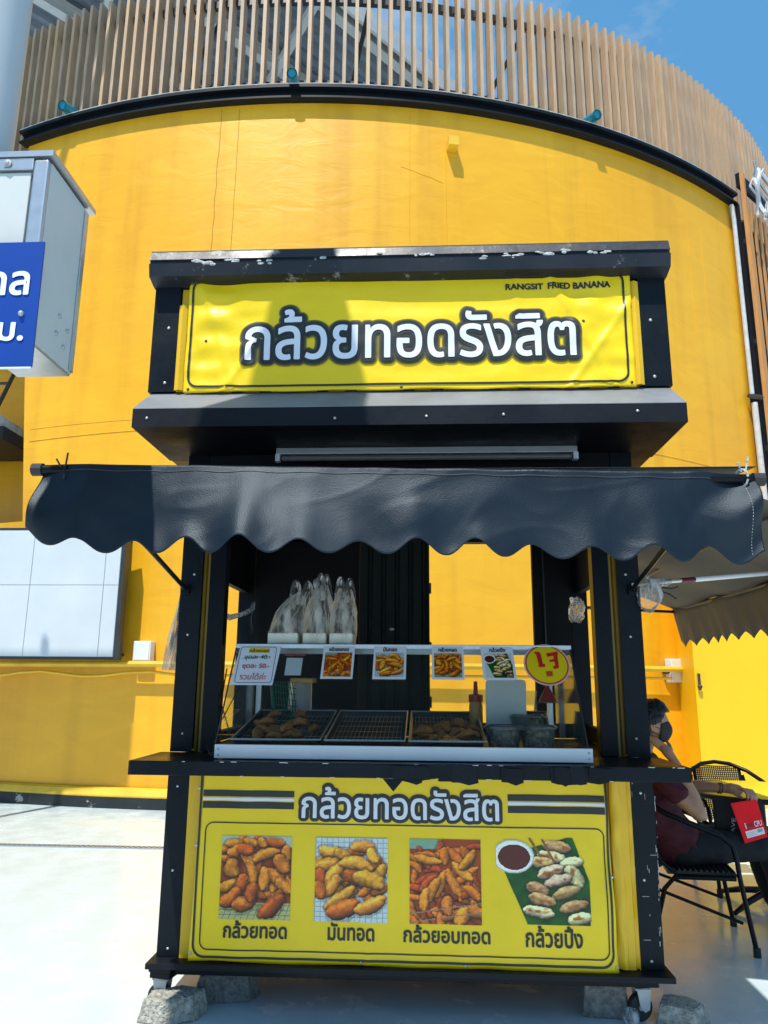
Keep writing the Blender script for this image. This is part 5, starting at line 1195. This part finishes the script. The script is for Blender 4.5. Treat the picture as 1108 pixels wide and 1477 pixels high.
# hair: thick cap with an uneven hairline
k = MB(); headshape(k, .009, 110, 80)
dl = []
for v in k.bm.verts:
    d = v.co-HC; f, s, u_ = d.x/.1, d.y/.08, d.z/.12
    line = -.55 if f < -.25 else (.05+ .45*max(0, f)*1.0 if f < .55 else .52)
    if abs(s) > .75 and -.25 < f < .35: line = -.02+.3*max(0, f)
    line += .05*mnoise.noise(v.co*50)
    if u_ < line: dl.append(v)
    else:
        v.co += (d.normalized())*(.010*max(0, u_)+.004)+mnoise.noise_vector(v.co*42)*.0035
        if u_ > .5 and f > .2: v.co += Vector((.006, 0, .004))
bmesh.ops.delete(k.bm, geom=dl, context='VERTS'); k.build('hair', 'hair', PERSON, smooth=True, thick=.006)
for s in (-1, 1):   # eyebrow and eye
    MB().tube([HC+Vector((.093, s*.014, .034)), HC+Vector((.088, s*.030, .038)), HC+Vector((.074, s*.046, .033))], [.0025, .0032, .002], 6).build('eyebrow', 'hair', PERSON)
    k = MB(); k.ball(HC+Vector((.081, s*.030, .010)), .0105, n=12); e = k.build('eye', 'eye', PERSON, smooth=True); k = MB(); k.ball(HC+Vector((.0895, s*.030, .010)), .005, n=10); k.build('iris', 'hair', e, smooth=True)
    MB().tube([HC+Vector((.088, s*.018, .016)), HC+Vector((.090, s*.030, .0195)), HC+Vector((.078, s*.044, .013))], .0026, 6).build('eyelid', 'skin', PERSON, smooth=True)
k = MB()
def mskf(u, v):
    a = (u-.5)*2.5; zz = .012-.135*v; b = math.sin(min(1, v*1.02)*math.pi)
    rr = .088+.030*b*math.cos(a*.9)**2
    return HC+Vector((.006+rr*math.cos(a)*1.05-.012*v, (.079-.012*v)*math.sin(a)*1.06, zz+.016*math.cos(a)-.012*abs(math.sin(a))*(1-2*v)))
k.grid(mskf, 24, 16); mk = k.build('face_mask', 'mask', PERSON, smooth=True, thick=.003)
for s in (-1, 1):
    for z0, z1 in ((-.028, -.004), (-.075, -.035)): MB().tube([HC+Vector((.035, s*.080, z0)), HC+Vector((.01, s*.086, (z0+z1)/2)), HC+Vector((-.018, s*.082, z1))], .0017, 5).build('ear_loop', 'mask', mk)
k = MB(); c = Vector((1.905, 1.275, .815))
for r_ in (0, .012): k.tube([c+Vector((-r_+.006*math.sin(t), .030*math.cos(t)*.95+r_*.7, .031*math.sin(t))) for t in [i*.45 for i in range(15)]], .0035, 6)
k.build('bracelet', 'cable', PERSON); k = MB(); k.tube([Vector((2.040, 1.205, .812))+Vector((.004*math.cos(t), .004+.0115*math.cos(t), .0115*math.sin(t))) for t in [i*.5 for i in range(14)]], .0022, 6); k.build('ring', 'gold', PERSON)

rc = thing('red_card', (2.01, 1.15, .75), 'bright red printed card with white barcode label held over the table edge', 'card')
ca, cb_, cc, cd_ = (1.886, .755), (2.036, .778), (2.080, .574), (1.947, .535)
def S_rc(x, z, l=0.):  # x,z in 0..1 on the card
    a = Vector(ca).lerp(Vector(cb_), x); b = Vector(cd_).lerp(Vector(cc), x); p = b.lerp(a, z); return (p.x, 1.085-l, p.y)
MB().prism([(0, 0), (1, 0), (1, 1), (0, 1)], lambda p: S_rc(*p), lambda p: S_rc(p[0], p[1], -.006)).build('card_sheet', 'redcard', rc)
words('i', .26, .40, .035, S_rc, 'white_ink', rc, lift=.001, cut=0, height=.13, bold=.02); words('HAVE', .45, .395, .30, S_rc, 'ink', rc, lift=.001, cut=0, height=.10, bold=.03); words('CPU', .77, .395, .30, S_rc, 'white_ink', rc, lift=.001, cut=0, height=.14, bold=.03)
MB().prism([(.17, .10), (.93, .10), (.93, .27), (.17, .27)], lambda p: S_rc(p[0], p[1], .0006), lambda p: S_rc(p[0], p[1], .0002)).build('label_patch', 'white', rc)
for i in range(11): x = .66+.02*i; MB().prism([(x, .17), (x+.009, .17), (x+.009, .25), (x, .25)], lambda p: S_rc(p[0], p[1], .0011), lambda p: S_rc(p[0], p[1], .0009)).build('bar', 'ink', rc)
for z in (.13, .17, .21): MB().prism([(.21, z), (.58, z), (.58, z+.008), (.21, z+.008)], lambda p: S_rc(p[0], p[1], .0011), lambda p: S_rc(p[0], p[1], .0009)).build('text_line', 'seam', rc)
bb = thing('black_bag', (1.9, 1.22, .7), 'black carrier bag printed HAVE hanging behind the red card', 'bag')
q = MB(); q.box((1.83, 1.20, .50), (2.12, 1.235, .765), .012)
for v in q.bm.verts: v.co += mnoise.noise_vector(v.co*14)*.006
q.build('bag_body', 'pants', bb, smooth=True)
words('HAVE', 1.925, .60, .115, lambda x, z, l=0: (x, 1.19-l, z), 'seam', bb, lift=.002, cut=0, height=.022, rot=R(82), bold=.01)
